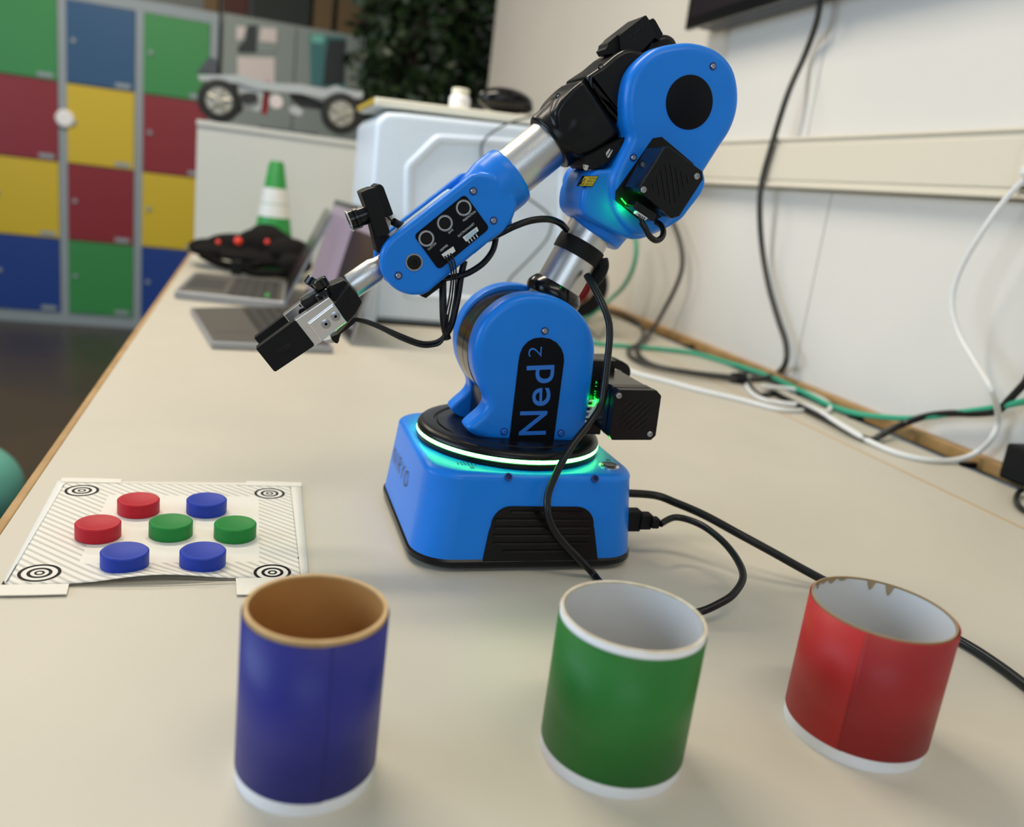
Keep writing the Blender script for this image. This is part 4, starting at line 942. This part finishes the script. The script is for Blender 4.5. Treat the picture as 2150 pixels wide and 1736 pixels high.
S0 = Vector((Q2[2].x + .02, Q2[2].y + .02, .014)); S1 = Vector((Q2[1].x, Q2[1].y, .014))
S0 = G(640, 620, .01); S1 = G(735, 715, .01)
q, W_ = screenplate(S0, S1, math.radians(14), .25, .006, L2, 'screen')
obj('screen_picture', q(W_ * .52, W_ - .010, .03, .20, .0017, .0020), M['screen_dark'], L2)
obj('webcam', q(W_ * .42, W_ * .62, .2405, .2455, .0013, .0020), M['print_black'], L2)

bg = thing('black_bag', 'crumpled black fabric bag with small red lights, beside the green cone', 'bag', (0, 2.75, 0))
def blob(px, py, y, r, sc): p = AY(px, py, y); return ball(p, r, 20, sc)
blend('bag_body', [blob(445, 520, 2.74, .05, (1.4, 1.3, .55)), blob(500, 512, 2.72, .06, (1.5, 1.4, .5)), blob(560, 515, 2.70, .07, (1.3, 1.5, .75)), blob(560, 492, 2.74, .04, (1.3, 1, .8)), blob(610, 530, 2.60, .06, (1.1, 1.5, .7)), blob(530, 541, 2.60, .05, (1.8, 1.5, .4)), blob(470, 530, 2.66, .05, (2.0, 1.2, .4)), blob(620, 555, 2.50, .045, (1.1, 1.3, .6))], M['bag'], bg, .006, 6, .5)
obj('strap', tube([AY(a, b, 2.52) for a, b in ((420, 532), (470, 556), (520, 560), (560, 552), (600, 560), (625, 590))], .012, 6, 8), M['bag'], bg, True)
obj('strap', tube([AY(a, b, 2.50) for a, b in ((500, 560), (530, 572), (570, 575), (610, 578))], .010, 6, 8), M['bag'], bg, True)
obj('buckle', rbox(AY(497, 562, 2.49), (.03, .02, .04), .004), M['black'], bg)
for px, py, r in ((458, 508, .007), (500, 506, .012), (561, 508, .008)):
    obj('red_light', ball(AY(px, py, 2.60), r, 12, (1, .5, 1)), M['red_led'], bg, True)
ft = G(590, 560)
cz = thing('traffic_cone', 'small green and white traffic cone standing behind the black bag', 'cone', (.098, 2.87, 0))
ct = AY(581, 338, 2.87); hh = ct.z; x0 = ct.x + .0
pr = lambda z: .074 - (.074 - .021) * z / hh
def cseg(n, z0, z1, m, e=0): obj(n, lathe([(pr(z0) + e, z0), (pr(z1) + e, z1)], (x0, 2.87, 0), (0, 0, 1), 40, False), M[m], cz, True)
obj('cone_base', rbox((x0, 2.87, .007), (.22, .22, .014), .005), M['g_cone'], cz)
obj('cone_body', lathe([(pr(.012), .012), (pr(hh * .95), hh * .97), (pr(hh) - .004, hh), (.012, hh), (.010, hh - .01)], (x0, 2.87, 0), (0, 0, 1), 40, False), M['g_cone'], cz, True)
za = AY(575, 455, 2.87).z; zb = AY(577, 428, 2.87).z; zc = AY(578, 414, 2.87).z; zd = AY(580, 395, 2.87).z
cseg('white_band', za, zb, 'w_band', .0015); cseg('white_band', zb + .002, zd, 'w_band', .0015)

# ================================================================== WHITE CABINET WITH MODEL CAR
wc_ = thing('white_cabinet', 'low white cabinet at the far end of the table carrying the model car', 'cabinet', (.15, 3.4, FZ))
CYF = 3.12
cl0 = AY(414, 262, CYF); cr0 = AY(770, 300, CYF)
obj('cabinet_front', rbox(((cl0.x + .72) / 2, CYF + .01, (.412 + FZ) / 2), (.72 - cl0.x, .02, .412 - FZ), .002), M['white_board'], wc_)
obj('cabinet_body', bbox(cl0.x + .004, .716, CYF + .02, 3.60, FZ, .408), M['white_board'], wc_)
obj('cabinet_top', rbox(((cl0.x + .72) / 2, 3.36, .420), (.724 - cl0.x, .50, .018), .003), M['white_board'], wc_)
dk = thing('dark_board', 'dark grey board under the model car', 'board', (.05, 3.25, .43))
obj('board', rbox((.11, 3.28, .4345), (.20, .2, .011), .002), M['dark_deck'], dk)
cy_ = 3.15
car = thing('model_car', 'bodiless pale model car chassis with big tyres on the white cabinet', 'model car', (.05, cy_, .44))
def wheel(px, py, y, r, wd=.05):
    c = AY(px, py, y); 
    ty = obj('tyre', lathe([(r * .62, 0), (r * .92, .003), (r, .012), (r, wd - .012), (r * .92, wd - .003), (r * .62, wd), (r * .62, 0)], c, (0, 1, 0), 36, False), M['tyre'], car, True)
    obj('wheel_disc', lathe([(r * .64, .004), (r * .62, .006), (r * .25, .012)], c, (0, 1, 0), 28), M['rim'], car, True)
    for k in range(5):
        a_ = 2 * math.pi * k / 5 + .2; p0 = c + Vector((math.cos(a_) * r * .15, -.001, math.sin(a_) * r * .15)); p1 = c + Vector((math.cos(a_) * r * .58, .001, math.sin(a_) * r * .58))
        obj('spoke', cyl(p0, p1, r * .10, r * .08, seg=8), M['rim'], car, True)
    obj('hub_cap', cyl(c + Vector((0, -.006, 0)), c, r * .16, seg=16), M['rim'], car, True)
wheel(460, 211, cy_, .069); wheel(717, 238, cy_, .069); wheel(477, 207, cy_ + .16, .06); wheel(735, 232, cy_ + .16, .06); 
c_ = lambda P, y: plane(crop(P, 400, 0, 5.119), y)
obj('chassis_rail', slab(c_([(80, 810), (500, 810), (900, 900), (1180, 910), (1450, 960), (1560, 920), (1650, 960), (1850, 990), (1840, 1060), (1480, 1050), (1400, 1060), (1180, 1010), (900, 985), (700, 960), (520, 900), (100, 870)], cy_ + .04), cy_ + .02, cy_ + .06), M['chassis'], car)
obj('chassis_body', slab(c_([(500, 880), (800, 900), (760, 1180), (720, 1200), (560, 1150), (520, 1000)], cy_ + .05), cy_ + .03, cy_ + .11), M['chassis'], car)
obj('gearbox', slab(rsm(c_([(540, 1010), (700, 1000), (720, 1080), (640, 1110), (560, 1090)], cy_ + .02), 2), cy_ + .015, cy_ + .06), M['keys'], car)
obj('drive_shaft', slab(c_([(1060, 980), (1150, 1000), (1420, 1100), (1400, 1180), (1180, 1150), (1080, 1060)], cy_ + .06), cy_ + .05, cy_ + .09), M['keys'], car)
obj('motor_can', lathe([(.022, 0), (.022, .05)], AY(580, 213, cy_), (0, 1, 0), 24), M['paper_pink'], car, True)
obj('shock_strut', tube([AY(562, 170, cy_ + .05), AY(558, 205, cy_ + .05), AY(555, 240, cy_ + .05)], .010, 3, 8), M['rubber_red'], car, True)
obj('tail_lever', slab(c_([(70, 780), (200, 620), (280, 640), (290, 800)], cy_ + .1), cy_ + .08, cy_ + .12), M['dark_deck'], car)
obj('skid_plate', slab(c_([(1050, 1160), (1120, 1130), (1210, 1190), (1180, 1250), (1080, 1220)], cy_ + .03), cy_ + .02, cy_ + .05), M['chassis'], car)

# ================================================================== LOCKERS, GREY CABINET, TOP CLUTTER, PLANT
LY = 5.28
lk = thing('locker_cabinet', 'wall of coloured square lockers in a grey frame', 'lockers', (-.8, LY + .2, FZ))
xe = [-2.11, -1.735, -1.36, -.985, -.610, -.235]; z0 = -.632; rh = .4115; rz = [z0 + rh * i for i in range(5)]
obj('cabinet_body', bbox(xe[0] - .02, xe[-1] + .02, LY + .02, LY + .5, FZ, rz[-1] + .06), M['frame'], lk)
for x in xe: obj('upright', rbox((x, LY + .008, (FZ + rz[-1] + .06) / 2), (.044, .03, rz[-1] + .06 - FZ), .003), M['frame'], lk)
obj('plinth', rbox(((xe[0] + xe[-1]) / 2, LY + .006, (FZ + z0) / 2), (xe[-1] - xe[0] + .04, .024, z0 - FZ), .003), M['frame'], lk)
obj('top_rail', rbox(((xe[0] + xe[-1]) / 2, LY + .006, rz[-1] + .03), (xe[-1] - xe[0] + .04, .024, .06), .003), M['frame'], lk)
colr = {(4, 0): 'dblue', (4, 1): 'dyellow', (4, 2): 'dred', (4, 3): 'dgreen', (3, 0): 'dgreen', (3, 1): 'dred', (3, 2): 'dyellow', (3, 3): 'dblue2', (2, 0): 'dblue', (2, 1): 'dyellow', (2, 2): 'dred', (2, 3): 'dgreen',
        (1, 0): 'dgreen', (1, 1): 'dred', (1, 2): 'dyellow', (1, 3): 'dblue', (0, 0): 'dblue', (0, 1): 'dgreen', (0, 2): 'dred', (0, 3): 'dyellow'}
for (cidx, r), m in colr.items():
    xa, xb = xe[cidx] + .022, xe[cidx + 1] - .022
    dn = {'dblue': 'blue', 'dgreen': 'green', 'dred': 'red', 'dyellow': 'yellow', 'dblue2': 'steel blue'}[m]
    dd = obj('locker_door', rbox(((xa + xb) / 2, LY - .004, rz[r] + rh / 2), (xb - xa, .022, rh - .006), .003), M[m], lk, label=dn + ' locker door')
    obj('lock', cyl((xa + .035, LY - .024, rz[r] + rh * .52), (xa + .035, LY - .014, rz[r] + rh * .52), .012, seg=14), M['frame'], dd, True)
    obj('number_plate', bbox(xb - .095, xb - .02, LY - .0165, LY - .0148, rz[r] + .012, rz[r] + .036), M['frame'], dd)
kn = thing('round_magnet', 'white round magnet on the locker frame between red and yellow doors', 'magnet', (-.985, LY, .41))
kp = AY(136, 249, LY - .018)
obj('magnet_disc', cyl((kp.x, LY - .030, kp.z), (kp.x, LY - .008, kp.z), .046, seg=28, ch=.008), M['card_white'], kn, True)

gcab = thing('grey_cabinet', 'tall grey metal cabinet with papers stuck on its doors', 'cabinet', (.15, LY + .2, FZ))
gx0, gx1, gz1 = -.195, .60, 1.085
obj('cabinet_body', bbox(gx0, gx1, LY + .03, LY + .5, FZ, gz1), M['grey_cab'], gcab)
for i in range(2):
    a_ = gx0 + .01 + i * (gx1 - gx0 - .02) / 2; b_ = a_ + (gx1 - gx0 - .02) / 2 - .006
    dd = obj('cabinet_door', rbox(((a_ + b_) / 2, LY + .02, (gz1 + FZ) / 2), (b_ - a_, .022, gz1 - FZ - .03), .003), M['grey_cab'], gcab)
    obj('handle', rbox((b_ - .03 if i == 0 else a_ + .03, LY, .2), (.014, .02, .12), .003), M['frame'], dd)
def poster(P, m, name, label, cat='paper', extra=()):
    o = [(p.x, p.z) for p in (AY(400 + a / 5.119, b / 5.119, LY + .004) for a, b in P)]
    r_ = thing(name, label, cat, (o[0][0], LY, min(p[1] for p in o)))
    obj('sheet', slab(o, LY + .004, LY + .0085), M[m], r_)
    for Q, mm in extra:
        oo = [(p.x, p.z) for p in (AY(400 + a / 5.119, b / 5.119, LY + .002) for a, b in Q)]
        obj('printed_area', slab(oo, LY + .002, LY + .0045), M[mm], r_)
poster([(495, 270), (930, 300), (925, 560), (495, 560)], 'grey_cab', 'photo_print', 'upper paper with a dark figure shape on the grey cabinet door', 'picture', [([(495, 280), (600, 290), (560, 420), (495, 430)], 'paper_pink'), ([(760, 295), (930, 305), (925, 460), (740, 440)], 'paper_pink'), ([(610, 270), (720, 270), (710, 560), (510, 560), (510, 500), (590, 420)], 'dark_print')])
poster([(505, 610), (905, 620), (905, 980), (510, 980)], 'paper_pink', 'paper_notice', 'blank pinkish white paper low on the grey cabinet door')
poster([(1280, 360), (1670, 400), (1650, 940), (1290, 920)], 'teal_print', 'poster', 'dark teal poster on the right door of the grey cabinet', 'poster', [([(1480, 420), (1670, 430), (1650, 900), (1420, 920), (1450, 600)], 'dark_print'), ([(1300, 370), (1450, 385), (1420, 470), (1300, 450)], 'teal')])
# clutter on top
def bxx(name, px0, px1, py0, m, label, y=LY + .12, top=1.6, zb=None):
    a_ = AY(px0, py0, y) + Vector((.008, 0, 0)); b_ = AY(px1, py0, y) - Vector((.008, 0, 0)); zb = 1.085 if zb is None else zb
    t = thing(name, label, 'box', ((a_.x + b_.x) / 2, y + .15, zb))
    obj('box_body', rbox(((a_.x + b_.x) / 2, y + .15, (zb + top) / 2), (b_.x - a_.x, .28, top - zb), .004), M[m], t)
    obj('box_lid', rbox(((a_.x + b_.x) / 2, y + .15, top + .01), (b_.x - a_.x + .01, .29, .03), .004), M[m], t)
bxx('storage_box', 424, 462, 15, 'brown_box', 'brown box at the left end on top of the grey cabinet')
bxx('storage_box', 464, 524, 15, 'darkred_box', 'dark red box on top of the grey cabinet')
bxx('storage_box', 526, 655, 30, 'dark_box', 'wide nearly black box on top of the grey cabinet')
bxx('storage_box', 706, 760, 40, 'brown_box', 'brown cardboard box right on top of the grey cabinet beside the plant')
bxx('storage_box', 657, 703, 10, 'brown_box', 'small brown box between the dark box and the plant', top=1.30, zb=1.085)

pt_ = thing('indoor_tree', 'large dark leafy indoor tree in the far corner behind the white machine', 'plant', (.85, 4.9, FZ))
obj('pot', lathe([(.14, 0), (.19, .30), (.20, .32), (.17, .32), (.16, .29)], (.85, 4.9, FZ), (0, 0, 1), 28), M['dark_deck'], pt_, True)
tr = [tube([(.85, 4.9, FZ + .28), (.86, 4.88, .2), (.83, 4.9, .8), (.85, 4.92, 1.4)], .028, 6, 8)]
for k in range(14):
    a_ = k * 2.4; z_ = .25 + k * .08
    tr.append(tube([(.85, 4.9, z_), (.85 + math.cos(a_) * .2, 4.9 + math.sin(a_) * .2, z_ + .12), (.85 + math.cos(a_) * .38, 4.9 + math.sin(a_) * .3, z_ + .16)], .008, 4, 6))
obj('trunk', join(*tr), M['bark'], pt_, True)
V, Fc = [], []
rnd = random.Random(3)
for k in range(2600):
    th = rnd.uniform(0, 2 * math.pi); zz = rnd.uniform(-1, 1); rad = rnd.uniform(.25, 1) ** .5; s_ = math.sqrt(1 - zz * zz)
    c = Vector((.86 + math.cos(th) * s_ * rad * .39, 4.9 + math.sin(th) * s_ * rad * .33, 1.02 + zz * rad * .62))
    u = Vector((rnd.uniform(-1, 1), rnd.uniform(-1, 1), rnd.uniform(-1, .5))).normalized(); v = u.cross(Vector((rnd.uniform(-1, 1), rnd.uniform(-1, 1), rnd.uniform(-1, 1)))).normalized()
    L_ = rnd.uniform(.05, .10); n = len(V)
    V += [c, c + u * L_ * .5 + v * L_ * .28, c + u * L_, c + u * L_ * .5 - v * L_ * .28]; Fc.append((n, n + 1, n + 2, n + 3))
tag(obj('foliage', (V, Fc), M['leaf'], pt_), kind='stuff')

bl = thing('teal_ball', 'teal ball on the floor left of the table, cut by the picture edge', 'ball', (-.72, 2.55, FZ))
bc = G(-62, 1028, -.575)
obj('ball_shell', ball(bc, .122, 40), M['teal'], bl, True)
bl.location = (bc.x, bc.y, FZ); 
for ch in bl.children: ch.location = bc - bl.location
